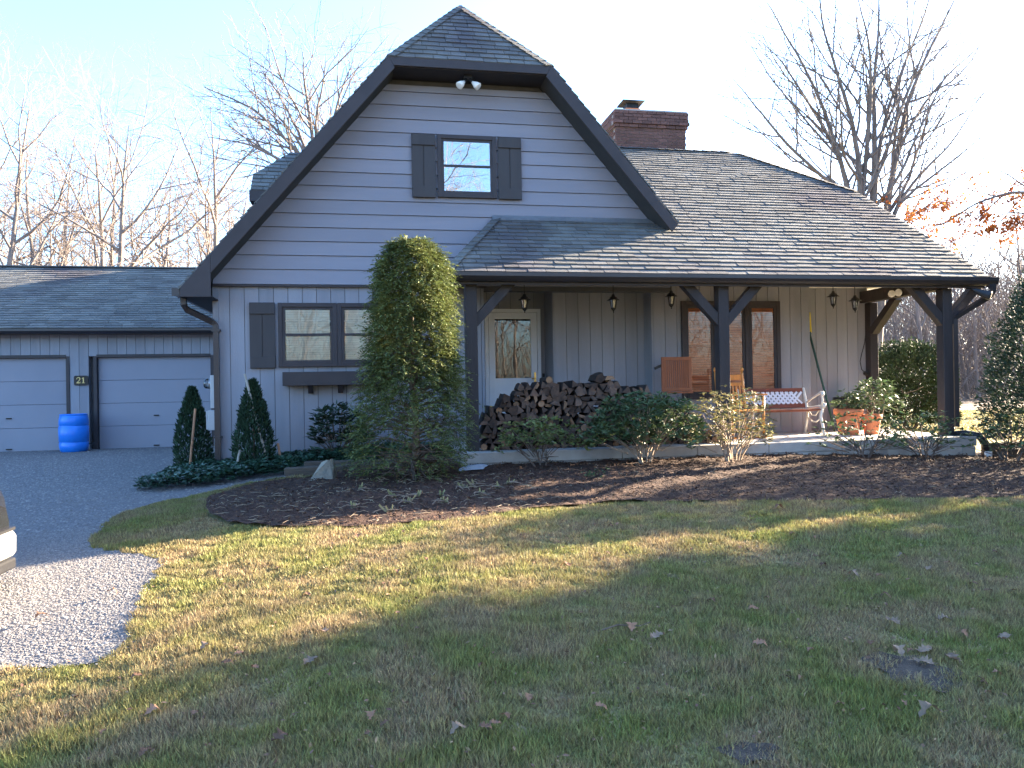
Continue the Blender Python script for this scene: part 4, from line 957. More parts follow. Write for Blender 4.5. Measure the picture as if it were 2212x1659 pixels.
# oak behind the main roof: hand-laid stems that fan out
def oak(loc, stems, seed, C, mat, leaf_n, label, leafbox, name='oak_tree'):
    rng = np.random.default_rng(seed); out = [[] for _ in range(6)]; ends = []
    for pts, r0 in stems:
        P = np.array(pts, float)-np.array(loc); m = len(P); tt = np.linspace(0, 1, m); t2 = np.linspace(0, 1, 22)
        Q = np.stack([np.interp(t2, tt, P[:, i]) for i in range(3)], 1)
        for _ in range(3): Q[1:-1] = .5*Q[1:-1]+.25*(Q[:-2]+Q[2:])
        Q += np.cumsum(rng.normal(0, .012, Q.shape), 0); rad = r0*.74*(1-.88*t2); out[0].append((Q, rad))
        L = np.linalg.norm(P[-1]-P[0])
        for k in range(9):
            t = .18+.80*(k+rng.random())/9; i = min(20, int(t*21)); d = Q[i+1]-Q[i]; d /= np.linalg.norm(d); ph = rng.random()*6.28; ang = math.radians(rng.uniform(30, 56))
            a = np.cross(d, [0, 1., .1]); a /= np.linalg.norm(a); b = np.cross(d, a); sgn = 1 if k % 2 else -1
            nd = d*math.cos(ang)+(a*sgn*.85+b*rng.uniform(-.6, .6))*math.sin(ang)
            grow(rng, out, Q[i], nd, L*.31*(1.15-.7*t)*rng.uniform(.7, 1.25), rad[i]*.62, 2, C, ends)
    V, F = poly_tubes(out[0]); a = np_mesh('trunk', V, F, mat, smooth=True); V, F = poly_tubes(out[2]+out[3]+out[4]); b = np_mesh('crown', V, F, mat)
    t = empty(name, loc, label, 'tree'); obj('trunk', a, t); obj('crown', b, t)
    if not leaf_n: return t
    allp = np.concatenate([q[0] for q in out[2]+out[3]+out[4]]); sel = allp[(allp[:, 2] < leafbox)]
    cl = sel[rng.integers(0, len(sel), max(1, leaf_n//4))]; P = np.repeat(cl, 4, 0)+rng.normal(0, .07, (len(cl)*4, 3))
    D = rng.normal(size=P.shape); D[:, 2] -= .6
    obj('dead_leaves', leaf_mesh('dead_leaves', P, D, rng.uniform(.08, .16, len(P)), rng.uniform(.05, .09, len(P)), RUST, rng=rng), t)
    return t
OC = dict(seg=[1, .7, .4, .35, .3], tip=[.2, .2, .3, .45, .7], wob=[.05, .1, .10, .14, .15], trop=[.03, .05, .06, .05, .04], n=[0, 0, 5, 3], t0=[.3, .25, .2, .15], ang=[48, 45, 38, 38], lr=[.46, .5, .55, .55], rr=[.42, .5, .6, .7], max=4, leaf_lev=3)
OAK=[
([(17.91, 14.0, -1.2), (17.7, 14.0, 6.65), (17.0, 13.77, 8.09), (16.42, 13.54, 9.49), (15.66, 13.3, 10.68), (14.57, 13.07, 12.14), (13.76, 12.84, 13.1)],0.150),
([(17.91, 14.0, -1.2), (17.7, 14.0, 6.65), (16.03, 13.56, 7.32), (14.35, 13.13, 8.44), (13.26, 12.69, 9.2), (12.2, 12.25, 10.07)],0.135),
([(17.87, 14.0, -1.2), (17.6, 14.0, 6.82), (16.03, 13.85, 7.57), (14.5, 13.7, 8.22), (13.02, 13.54, 9.33)],0.105),
([(17.99, 14.0, -1.2), (17.94, 14.0, 6.66), (17.61, 13.7, 8.26), (17.06, 13.39, 9.64), (16.34, 13.09, 10.96), (15.63, 12.79, 12.25), (15.3, 12.48, 13.99)],0.165),
([(18.02, 14.0, -1.2), (18.02, 14.0, 6.66), (18.02, 13.52, 8.72), (17.85, 13.05, 10.54), (17.4, 12.57, 11.79), (16.6, 12.09, 13.26)],0.150),
([(18.17, 14.0, -1.2), (18.45, 14.0, 6.5), (18.51, 13.91, 7.84), (18.48, 13.83, 9.35), (18.45, 13.74, 11.02), (18.71, 13.65, 12.86), (18.6, 13.57, 15.18)],0.195),
([(18.17, 14.0, -1.2), (18.45, 14.0, 6.5), (18.95, 14.37, 8.51), (19.65, 14.74, 10.42), (20.89, 15.1, 12.78), (22.04, 15.47, 14.85), (22.58, 15.84, 16.38)],0.150),
([(18.34, 14.0, -1.2), (18.93, 14.0, 6.34), (19.55, 14.26, 7.98), (20.19, 14.53, 10.19), (21.13, 14.79, 11.94), (22.3, 15.06, 13.76), (23.62, 15.32, 16.01)],0.195),
([(18.37, 14.0, -1.2), (19.02, 14.0, 6.26), (20.82, 14.39, 7.89), (22.59, 14.78, 9.32), (24.23, 15.17, 11.36)],0.135),
([(18.4, 14.0, -1.2), (19.12, 14.0, 6.26), (19.98, 13.59, 7.12), (21.2, 13.18, 8.07), (22.41, 12.78, 9.18)],0.120),
([(18.34, 14.0, -1.2), (18.93, 14.0, 6.34), (19.58, 14.04, 8.44), (20.62, 14.08, 10.23), (22.08, 14.12, 11.73), (23.56, 14.16, 12.9)],0.135),
([(17.94, 14.0, -1.2), (17.79, 14.0, 6.65), (16.73, 13.75, 8.74), (15.5, 13.51, 10.1), (14.49, 13.26, 11.25), (13.49, 13.02, 11.89)],0.120),
]
OAK2=[
([(23.13, 10.0, 5.98), (21.12, 10.3, 6.08), (19.81, 10.6, 5.73), (18.83, 10.9, 5.01), (18.38, 11.2, 4.91)],0.090),
([(23.1, 10.0, 4.46), (21.99, 10.3, 5.26), (21.04, 10.6, 5.53), (20.25, 10.9, 5.2)],0.070),
([(23.18, 10.0, 7.82), (22.2, 10.3, 6.64), (21.23, 10.6, 5.77), (20.41, 10.9, 4.58)],0.060),
]
WIDE=[
([(-1.9, 18.0, -1.3), (-1.63, 18.0, 7.59), (-2.57, 17.64, 8.99), (-3.8, 17.27, 10.15), (-5.44, 16.91, 10.59)],0.163),
([(-1.9, 18.0, -1.3), (-1.63, 18.0, 7.59), (-2.23, 18.62, 9.66), (-3.02, 19.23, 11.26), (-3.94, 19.85, 12.7)],0.150),
([(-1.9, 18.0, -1.3), (-1.59, 18.0, 7.59), (-1.92, 17.5, 9.82), (-2.08, 17.0, 11.14), (-2.1, 16.5, 12.0)],0.163),
([(-1.9, 18.0, -1.3), (-1.46, 18.0, 7.6), (-1.18, 18.27, 9.95), (-0.82, 18.55, 11.65), (-0.38, 18.82, 12.76)],0.150),
([(-1.9, 18.0, -1.3), (-1.66, 18.0, 7.59), (-2.88, 17.45, 8.33), (-4.08, 16.89, 8.7), (-5.21, 16.34, 8.64)],0.125),
([(-1.9, 18.0, -1.3), (-1.63, 18.0, 7.59), (-2.4, 17.66, 9.18), (-3.17, 17.33, 10.04), (-4.52, 16.99, 11.08)],0.125),
([(-1.9, 18.0, -1.3), (-1.46, 18.0, 7.6), (-0.77, 18.67, 9.74), (-0.05, 19.33, 11.45), (0.52, 20.0, 12.85)],0.125),
([(-1.9, 18.0, -1.3), (-1.63, 18.0, 7.59), (-1.73, 17.61, 9.87), (-1.36, 17.23, 11.27), (-1.24, 16.84, 12.04)],0.125),
]
oak((-1.9, 18, -1.3), WIDE, 53, OC, BARKP, 0, 'wide-crowned bare tree rising behind the left slope of the gable', -9, 'bare_tree')
oak((18.2, 14, -1.2), OAK, 51, OC, BARK, 1500, 'large bare oak fanning out behind the porch roof with a few rust leaves', 7.8)
OAK2.append(([(24.6, 9.7, -1.2), (24.4, 9.7, 2.0), (24.0, 9.8, 5.0), (23.6, 9.9, 9.0), (23.2, 10, 14)], .22))
oak((24.6, 9.7, -1.2), OAK2, 52, OC, BARK, 2600, 'oak limb with rust-coloured leaves reaching in from the right edge', 8.0)
# far woodland mass of fine twigs behind the trees
def woodland(name, n, xr_, yr_, zr_, seed, frac=None):
    rng = np.random.default_rng(seed); lines = []
    Y = rng.uniform(*yr_, n); X = rng.uniform(*xr_, n) if frac is None else (Y+11.4)*rng.uniform(*frac, n)
    Z0 = -1.2+rng.random(n)**1.4*zr_
    d = rng.normal(0, .45, (n, 3)); d[:, 2] = rng.uniform(.3, 1, n); d = unit(d); L = rng.uniform(.8, 2.6, n)
    for i in range(n):
        p = np.array([X[i], Y[i], Z0[i]]); lines.append((np.array([p, p+d[i]*L[i]*.5, p+d[i]*L[i]+rng.normal(0, .12, 3)]), np.array([.022, .014, .006])*rng.uniform(.7, 1.5)))
    V, F = poly_tubes(lines); return tag(obj(name, np_mesh(name, V, F, BARKP)), 'tangle of fine bare twigs and saplings filling the far woods', 'woodland', kind='stuff')
woodland('woodland_brush', 16000, None, (22, 58), 8.0, 61, frac=(.68, 1.16))
woodland('woodland_brush', 14000, (-34, 4), (30, 62), 7.5, 62)

def shrub_cloud(P, D, L, W, mat, parent, name='foliage', rng=RNG, upb=None, fold=.15):
    return obj(name, leaf_mesh(name, P, D, L, W, mat, rng=rng, upb=upb, fold=fold), parent)
def stem_lines(rng, n, base_r, H, spread, r0, kink=.12, sub=3):
    out = []
    for k in range(n):
        a = rng.random()*6.28; b = base_r*math.sqrt(rng.random()); p = np.array([b*math.cos(a), b*math.sin(a), -.03]); d = np.array([math.cos(a)*spread*rng.uniform(.4, 1.1), math.sin(a)*spread*rng.uniform(.4, 1.1), 1.0])
        L = H*rng.uniform(.7, 1.0); pts = [p]; m = 6
        for i in range(m):
            d = d/np.linalg.norm(d)+rng.normal(0, kink, 3); p = p+d/np.linalg.norm(d)*L/m; pts.append(p)
        out.append((np.array(pts), np.linspace(r0*rng.uniform(.7, 1.1), r0*.3, m+1)))
        for _ in range(sub):
            i = rng.integers(2, m); q = pts[i]; dd = d/np.linalg.norm(d)+rng.normal(0, .7, 3); dd[2] = abs(dd[2])*.6; dd /= np.linalg.norm(dd); l = L*rng.uniform(.25, .5)
            out.append((np.array([q, q+dd*l*.5+rng.normal(0, .02, 3), q+dd*l]), np.array([r0*.5, r0*.35, r0*.15])))
    return out
# tall clipped conifer in front of the gable
rng = np.random.default_rng(71)
tc = empty('clipped_hemlock', (.53, -2.45, ter(.53, -2.45)), 'tall round-topped clipped evergreen standing left of the porch', 'evergreen shrub')
Htc = 2.76
def prof(t):   # radius by relative height
    return np.interp(t, [0, .06, .13, .25, .44, .64, .83, .9, .95, .98, 1.0], [.46, .60, .64, .59, .47, .42, .365, .315, .25, .165, .04])
ns = 7200
t = rng.random(ns*3); dens = np.interp(t, [0, .08, .2, .34, .5, 1], [.16, .26, .42, .75, 1.0, 1.0]); t = t[rng.random(ns*3) < dens][:ns]; ns = len(t)
a = rng.random(ns)*2*np.pi; lump = 1+.09*np.sin(5*a+9*t)+.08*np.sin(11*a-23*t)+.05*np.sin(17*a+41*t)+rng.normal(0, .07, ns)
rr_ = prof(t)*lump*np.where(rng.random(ns) < .72, rng.uniform(.84, 1.0, ns), rng.uniform(.4, .85, ns))
B0 = np.stack([rr_*np.cos(a), rr_*np.sin(a), t*Htc], 1); low = t < .42; B0[low, 0] -= .10*(1-t[low]/.42)
SD_ = unit(np.stack([np.cos(a), np.sin(a), rng.uniform(-.35, .55, ns)], 1)+rng.normal(0, .4, (ns, 3))); per = 11; sl = rng.uniform(.09, .19, ns)
side = unit(np.cross(SD_, np.array([0, 0, 1.])+rng.normal(0, .35, (ns, 3)))); u_ = np.tile(np.linspace(0, 1, per), ns); sg2 = np.tile(np.where(np.arange(per) % 2, 1., -1.), ns); sg2[per-1::per] = 0
Bq, Dq, Sq, Lq = (np.repeat(x, per, 0) for x in (B0, SD_, side, sl))
P = Bq+Dq*(Lq*u_)[:, None]; P[:, 2] -= .35*Lq*u_**2; D = Dq*.75+Sq*(sg2*.8)[:, None]; D[:, 2] -= .3*u_; n = len(P)
tn = np.clip(np.repeat(rng.random(ns), per)*.55+.25*u_+rng.random(n)*.2, 0, 1)
obj('crown', leaf_mesh('crown', P, D, rng.uniform(.035, .06, n)*(1.15-.4*u_), rng.uniform(.011, .018, n), HEM, rng=rng, upb=(0, 0, 1.1), tone=tn), tc)
# small sprigs beyond the clipped outline
br_l = [(np.array([[0, 0, -.05], [.02, .01, .5], [-.02, 0, 1.2], [0, 0, 2.3]]), np.array([.055, .045, .035, .012]))]
for k in range(150):
    t0 = rng.uniform(.02, .7)**1.3; a0 = rng.random()*6.28; r1 = float(prof(t0))*rng.uniform(.75, 1.05); z0 = t0*Htc
    br_l.append((np.array([[0, 0, z0-.05], [r1*.5*math.cos(a0), r1*.5*math.sin(a0), z0+rng.uniform(-.03, .08)], [r1*math.cos(a0+.1), r1*math.sin(a0+.1), z0+rng.uniform(-.10, .12)]]), np.array([.014, .010, .004])))
V, F = poly_tubes(br_l); obj('trunk', np_mesh('trunk', V, F, STEM), tc)
# arborvitae pair at the corner
def arborvitae(loc, H, r, label, seed, n=4200):
    rng = np.random.default_rng(seed); e = empty('arborvitae', loc, label, 'evergreen shrub', 'young arborvitae by the house corner')
    t = rng.random(n)**.8; rad = r*np.interp(t, [0, .12, .35, .7, .9, 1], [.75, .98, 1, .62, .25, .05]); a = rng.random(n)*6.28; q = rad*np.where(rng.random(n) < .7, rng.uniform(.85, 1.08, n), rng.uniform(.3, .85, n))*(1+.08*np.sin(6*a+8*t))
    P = np.stack([q*np.cos(a), q*np.sin(a), t*H*.97], 1); D = np.stack([np.cos(a)*.5, np.sin(a)*.5, np.ones(n)*.9], 1)+rng.normal(0, .3, (n, 3))
    obj('crown', leaf_mesh('crown', P, D, rng.uniform(.05, .09, n), rng.uniform(.018, .03, n), ARB, rng=rng), e)
    V, F = poly_tubes([(np.array([[0, 0, -.05], [0, 0, H*.9]]), np.array([.025, .008]))]); obj('trunk', np_mesh('trunk', V, F, STEM), e)
    return e
arborvitae((-1.51, -.62, ter(-1.5, -.62)), 1.26, .235, 'small cone-shaped arborvitae right of the brown downspout', 81)
arborvitae((-2.53, .55, ter(-2.6, .55)), 1.28, .235, 'dark narrow arborvitae in front of the garage door', 82)
for k, (a, b, mt, lb) in enumerate((((-2.53, .28, -1.2), (-2.44, .32, -.25), STAKE, 'reddish wooden stake tied to the arborvitae by the garage'), ((-1.26, -.78, -1.2), (-1.60, -.70, .22), STAKEP, 'pale leaning stake beside the arborvitae near the window box'),
                                ((-1.13, -.60, -1.2), (-1.20, -.60, -.72), STAKE, 'short reddish stake right of the small arborvitae'), ((-1.74, -.85, -1.2), (-1.66, -.80, -.78), STAKEP, 'short pale stake at the foot of the small arborvitae'))):
    o_ = Vector(a); q = MB(); q.tube([(0, 0, 0), Vector(b)-o_], .017, n=6); tag(q.build('wooden_stake', mt, origin=None), lb, 'stake', 'stakes by the arborvitae').location = a
# dark broadleaf shrub left of the clipped conifer
def whorl_shrub(name, loc, R_, H, nwh, mat, stem, label, seed, leafL=(.06, .10), leafW=(.022, .034), per=6, zmin=.25, nst=8, droop=-.15, flat=1.0, group=None, spread=.55, r0=.016, cat='shrub', sxy=(1, 1)):
    rng = np.random.default_rng(seed); e = empty(name, loc, label, cat, group)
    a = rng.random(nwh)*6.28; u = rng.random(nwh)**.5; t = rng.random(nwh)
    zc = zmin+(1-zmin)*t; rmax = np.sqrt(np.clip(1-((zc-.55)/.55)**2*.75, .1, 1))*(1+.18*np.sin(3*a+seed)+.12*np.sin(7*a+2*seed)); q = R_*rmax*np.where(rng.random(nwh) < .6, .78+.28*u, u*.85)
    C_ = np.stack([q*np.cos(a)*sxy[0], q*np.sin(a)*sxy[1], zc*H*(1-.18*(q/R_)**2)], 1)+rng.normal(0, .025, (nwh, 3))
    P = np.repeat(C_, per, 0); n = len(P); b = rng.random(n)*6.28
    O_ = np.repeat(np.stack([np.cos(a), np.sin(a), np.ones(nwh)*.6], 1), per, 0)
    D = np.stack([np.cos(b), np.sin(b), rng.uniform(droop-.35, droop+.55, n)], 1)*.9+O_*.45
    tn = np.clip(np.repeat(rng.random(nwh), per)*.6+rng.random(n)*.4, 0, 1)
    obj('foliage', leaf_mesh('foliage', P, D, rng.uniform(*leafL, n), rng.uniform(*leafW, n), mat, rng=rng, upb=(0, 0, .9), tone=tn), e)
    ls = stem_lines(rng, nst, .09, H*.85, spread, r0)
    for c in C_[rng.integers(0, nwh, nst*5)]:
        ls.append((np.array([[c[0]*.35, c[1]*.35, c[2]*.45], [c[0]*.75, c[1]*.75, c[2]*.8], c]), np.array([r0*.45, r0*.3, r0*.15])))
    V, F = poly_tubes(ls); obj('stems', np_mesh('stems', V, F, stem), e)
    return e
whorl_shrub('rhododendron', (-.42, -.60, ter(-.42, -.6)), .34, .80, 130, YEW, STEM, 'small dark broadleaf shrub half hidden left of the clipped evergreen', 90, leafL=(.10, .16), leafW=(.03, .045), zmin=.4)
whorl_shrub('rhododendron', (2.12, -1.98, ter(2.12, -1.98)), .46, .62, 230, RHOY, STEM, 'low yellowish-green shrub in front of the left end of the firewood', 91, per=5, zmin=.5, nst=4, sxy=(1.15, .7), leafL=(.05, .085))
whorl_shrub('rhododendron', (3.46, -2.12, ter(3.46, -2.12)), .64, .92, 780, RHO, STEMP, 'large dense green rhododendron in front of the firewood', 92, per=6, zmin=.40, nst=9, sxy=(1.05, .75))
whorl_shrub('azalea', (4.62, -2.15, ter(4.62, -2.15)), .50, .98, 420, AZA, STEMP, 'sunlit straw-green azalea with pale stems in front of the middle post', 93, per=6, zmin=.34, nst=9, droop=-.35, leafL=(.05, .08), leafW=(.016, .026), spread=.4)
whorl_shrub('rhododendron', (6.66, -1.98, ter(6.66, -1.98)), .50, .62, 120, RHO, STEM, 'open rhododendron in front of the terracotta pots', 94, per=5, zmin=.34, nst=6, sxy=(1.2, .8))
whorl_shrub('rhododendron', (7.62, -1.95, ter(7.62, -1.95)), .50, .66, 130, RHO, STEM, 'loose green shrub left of the right porch post', 95, per=5, zmin=.3, nst=6, sxy=(1.1, .7))
whorl_shrub('rhododendron', (8.66, -2.35, ter(8.66, -2.35)), .50, .80, 150, RHO, STEM, 'thin grey-green shrub at the foot of the right porch post', 96, per=5, zmin=.25, nst=6)
whorl_shrub('potted_plant', (7.40, -.60, ZS+.34), .22, .30, 90, RHO, STEM, 'leafy plant growing in the large terracotta pot', 97, per=5, zmin=.3, nst=4, r0=.008, cat='plant')
whorl_shrub('potted_plant', (7.80, -.66, ZS+.24), .30, .62, 220, RHO, STEM, 'taller bushy plant growing in the smaller terracotta pot', 98, per=5, zmin=.25, nst=5, r0=.008, cat='plant')
whorl_shrub('seedling', (2.55, -3.0, ter(2.55, -3.0)+.03), .13, .08, 22, RHO, STEM, 'tiny green seedling alone in the sunlit mulch', 99, per=4, zmin=.2, nst=3, r0=.004, cat='plant', leafL=(.03, .05), leafW=(.012, .02))
# clipped yew behind the porch and big dark evergreen at the right edge
def mound(name, loc, rx, ry, H, n, mat, label, seed, Lr=(.05, .1), Wr=(.02, .036), boxy=2.6, group=None, zlow=.1):
    rng = np.random.default_rng(seed); e = empty(name, loc, label, 'evergreen shrub', group)
    d = unit(rng.normal(size=(n, 3))); d[:, 2] = np.abs(d[:, 2]); s = 1/np.power(np.power(np.abs(d), boxy).sum(1), 1/boxy); a = np.arctan2(d[:, 1], d[:, 0])
    q = s*(1+.06*np.sin(5*a+7*d[:, 2])+.05*np.sin(9*a-13*d[:, 2]))*np.where(rng.random(n) < .75, rng.uniform(.90, 1.04, n), rng.uniform(.45, .92, n))
    P = d*q[:, None]*np.array([rx, ry, H*(1-zlow)]); P[:, 2] += zlow*H; D = d+rng.normal(0, .55, (n, 3)); D[:, 2] += .2
    obj('crown', leaf_mesh('crown', P, D, rng.uniform(*Lr, n), rng.uniform(*Wr, n), mat, rng=rng), e)
    ls = stem_lines(rng, 12, .2, H*.8, .6, .03); V, F = poly_tubes(ls); obj('trunk', np_mesh('trunk', V, F, STEM), e); return e
mound('clipped_yew', (12.0, 4.0, -1.15), .85, .8, 1.82, 26000, YEWM, 'rounded clipped yew framed between the two right porch posts', 121, Lr=(.05, .09), Wr=(.024, .04), boxy=3.4)
mound('dark_evergreen', (9.75, -2.35, -1.2), 1.12, 1.05, 2.85, 26000, YEW, 'large dark evergreen at the right edge of the picture', 122, Lr=(.05, .09), Wr=(.016, .028), boxy=2.1, zlow=.12)
mound('evergreen_sapling', (-6.3, 20, -1.2), 1.0, 1.0, 4.0, 3500, HEM, 'thin green cedar showing above the garage ridge beside the gable', 123, Lr=(.12, .25), Wr=(.05, .09), boxy=1.6)
mound('evergreen_sapling', (-4.6, 21.5, -1.2), .8, .8, 3.6, 2000, HEM, 'second thin green cedar half behind the rake of the gable', 124, Lr=(.12, .25), Wr=(.05, .09), boxy=1.6)
# trees standing to the right of and behind the photographer
EV = None
rng = np.random.default_rng(130)
def big_conifer(n=9000, H=11., r=2.3):
    t = rng.random(n)**.75; a = rng.random(n)*6.28; lay = np.round(t*16)/16; q = r*(1-t*.92)*np.sqrt(rng.random(n))*(.9+.2*np.sin(7*a+lay*40))
    P = np.stack([q*np.cos(a), q*np.sin(a), 1.2+t*(H-1.2)-.25*q/r], 1); D = np.stack([np.cos(a), np.sin(a), -.2*np.ones(n)], 1)+rng.normal(0, .4, (n, 3))
    c = leaf_mesh('crown', P, D, rng.uniform(.25, .5, n), rng.uniform(.08, .16, n), YEW, rng=rng); V, F = poly_tubes([(np.array([[0, 0, -.1], [0, 0, H*.5], [0, 0, H*.97]]), np.array([.2, .12, .02]))]); return np_mesh('trunk', V, F, BARK, smooth=True), c
CON = big_conifer()
for x, y, s in ((14.5, -5.2, .95), (19.5, -2.0, 1.15), (17, -4.2, 1.0), (24.5, -1.2, 1.5), (13, -7.2, .85), (21, -4.8, 1.2)):
    place_tree('tall_conifer', CON, (x, y, -1.4), x*1.7, s, 'tall conifer right of the lawn outside the picture, shading the grass', 'conifers shading the lawn')
for k, (x, y, v, s) in enumerate(((-6, -24, 0, 1.0), (-1.5, -27, 1, 1.1), (2.6, -23, 3, 1.0), (6, -28, 2, 1.15), (10, -25, 0, 1.05), (-10, -29, 1, 1.1), (14, -30, 2, 1.0), (0.5, -33, 0, 1.1), (4.5, -36, 1, 1.1), (-4, -36, 2, 1.2))):
    place_tree('bare_tree', TV[v], (x, y, -1.8), k*1.3, s, 'bare tree behind the photographer, mirrored in the window panes', 'bare trees behind the photographer')

place_tree('bare_tree', TV[1], (22, .6, -1.4), .5, 1.0, 'bare tree right of the lawn outside the picture, dappling the grass', None)
for k in range(30):
    y = rnd.uniform(-52, -24); x = rnd.uniform(-24, 26)
    place_tree('slender_tree', TS[k % 5], (x, y, -1.8), rnd.uniform(0, 6.28), rnd.uniform(.7, 1.1), 'slender bare tree in the woods behind the photographer', 'slender trees behind the photographer')
woodland('woodland_brush', 9000, (-34, 36), (-60, -26), 6.5, 63)
ORD = ['leftmost', 'second', 'third', 'fourth', 'fifth', 'sixth', 'seventh', 'eighth', 'ninth', 'tenth', 'eleventh', 'twelfth', 'thirteenth']
row_t = sorted([o for o in COL.objects if o.get('group') == 'bare trees behind the garage'], key=lambda o: (o.location.x)/(o.location.y+11.4))
for k, o in enumerate(row_t): o['label'] = ('leftmost bare pale tree above the garage roof' if k == 0 else ORD[k]+' bare pale tree from the left above the garage roof' if k < len(row_t)-1 else 'bare pale tree above the garage roof nearest the gable')
# ------------------------------------------------------------------ bed edging, stones, ground cover
def timber(a, b, w, h, label):
    a, b = Vector(a), Vector(b); m = MB(); m.bar((0, 0, 0), b-a, w, h); o = m.build('landscape_timber', TIMBER, bevel=.012); o.location = a; return tag(o, label, 'timber', 'timbers edging the beds')
timber((-1.02, -1.50, ter(-1, -1.5)+.03), (.50, -1.62, ter(.5, -1.6)+.0), .14, .15, 'lower weathered timber edging the mulch behind the standing stone')
timber((-.80, -1.28, ter(-.8, -1.28)+.06), (1.05, -1.45, ter(1, -1.45)+.0), .13, .16, 'second weathered timber edging the ground cover behind the first')
timber((8.75, -2.05, ter(8.8, -2)+.06), (12.6, -2.0, ter(12, -2)+.06), .14, .17, 'dark timber edging the bed at the right edge of the picture')
timber((8.80, -1.70, ter(8.8, -1.7)+.08), (10.2, -1.5, ter(10, -1.5)+.08), .14, .18, 'short dark timber behind the drain pipe')
def rock(name, loc, pts, label, mat, seed, sub=2):
    import bmesh
    bm_ = bmesh.new(); [bm_.verts.new(p) for p in pts]; bmesh.ops.convex_hull(bm_, input=bm_.verts)
    bmesh.ops.subdivide_edges(bm_, edges=bm_.edges, cuts=sub, use_grid_fill=True); r_ = random.Random(seed)
    for v in bm_.verts: v.co += Vector((r_.uniform(-1, 1), r_.uniform(-1, 1), r_.uniform(-1, 1)))*.008
    me = bpy.data.meshes.new(name); bm_.to_mesh(me); bm_.free(); me.materials.append(mat); o = obj(name, me, None, loc); return tag(o, label, 'stone')
rock('standing_stone', (-.52, -2.16, ter(-.5, -2.16)+.02), [(-.20, -.06, -.05), (-.17, .08, -.05), (.12, -.09, -.05), (.16, .08, -.05), (-.02, -.03, .20), (.06, -.07, .235), (.11, -.04, .235), (.13, .04, .20), (.02, .05, .19)], 'pointed lichen-grey stone standing in the mulch', STONE, 5)
rock('flat_stone', (1.26, -2.12, ter(1.26, -2.12)+.02), [(-.20, -.08, .0), (-.16, .08, .02), (.10, -.10, .02), (.17, -.02, .05), (.10, .10, .06), (.05, -.02, .075), (-.18, -.04, .02), (-.05, .08, .06)], 'flat blue-grey stone lying at the porch corner', SLATE, 6, sub=1)
dp = empty('drain_pipe', (8.62, -1.62, -.86), 'black corrugated drain hose leading off the right porch corner', 'pipe')
q = MB(); q.tube([(-.10, .22, .03), (.0, .08, .05), (.12, -.02, .02), (.17, -.10, -.10), (.18, -.13, -.22)], [.045, .048, .048, .048, .045], n=12); q.build('hose', BLKP, dp, smooth=True)
MB().tube([(.18, -.14, -.20), (.18, -.15, -.38)], .05, n=12).build('white_end', PIPEW, dp, smooth=True)
# pachysandra
PACH_P = [(-2.95, -1.05), (-2.75, -.2), (-3.0, 1.6), (-2.3, 1.8), (-2.15, .0), (1.1, -.02), (1.1, -.9), (-.7, -1.18), (-1.05, -1.45), (-1.9, -1.66), (-2.6, -1.5)]
rng = np.random.default_rng(140)
n = 3400; X = rng.uniform(-3.1, 1.1, n*3); Y = rng.uniform(-1.7, 1.9, n*3); ok = in_poly(X, Y, smooth_poly(PACH_P, 1)); X, Y = X[ok][:n], Y[ok][:n]; n = len(X)
C_ = np.stack([X, Y, nter(X, Y)+rng.uniform(.05, .20, n)*(1-.35*np.exp(-((X+2.9)**2)/.1))], 1); per = 6; P = np.repeat(C_, per, 0); b = rng.random(n*per)*6.28
D = np.stack([np.cos(b), np.sin(b), rng.uniform(-.25, .5, n*per)], 1); tn = np.clip(np.repeat(rng.random(n), per)*.7+.3*rng.random(n*per), 0, 1)
tag(obj('groundcover', leaf_mesh('groundcover', P, D, rng.uniform(.05, .085, n*per), rng.uniform(.024, .04, n*per), PACH, rng=rng, upb=(0, 0, 1.2), tone=tn)), 'glossy dark green ground cover along the foot of the house wall', 'ground cover', kind='stuff')
# iris stubs in the mulch
for k, (x, y) in enumerate(((.48, -3.76), (-.14, -3.97), (-.08, -3.22), (.26, -3.70), (.72, -3.70), (1.12, -3.67), (1.10, -3.29), (.71, -4.02), (1.49, -3.25), (.98, -3.32), (.18, -4.22), (.36, -3.95), (1.32, -3.52))):
    e = empty('iris_clump', (x, y, ter(x, y)+mulch_h(x, y)), 'cut-back iris fan with pale roots in the mulch bed', 'plant', 'cut-back irises in the mulch bed')
    r_ = random.Random(200+k); q = MB()
    for j in range(r_.randint(3, 5)):
        a = r_.uniform(-.8, .8); h = r_.uniform(.03, .085); x0 = (j-2)*.012; w_ = .011
        q.add([(x0-w_, 0, 0), (x0+w_, 0, 0), (x0+a*h+w_*.8, r_.uniform(-.02, .02), h*.8), (x0+a*h, 0, h), (x0+a*h-w_*.8, 0, h*.75)], [(0, 1, 2, 3, 4)])
    q.build('leaves', IRISL, e)
    q = MB()
    for j in range(r_.randint(2, 5)):
        a = r_.uniform(0, 6.28); l = r_.uniform(.08, .2); q.tube([(0, 0, .015), (l*.5*math.cos(a), l*.5*math.sin(a), .025), (l*math.cos(a+.5), l*math.sin(a+.5), .008)], [.007, .006, .003], n=5)
    q.build('roots', STRAW, e)
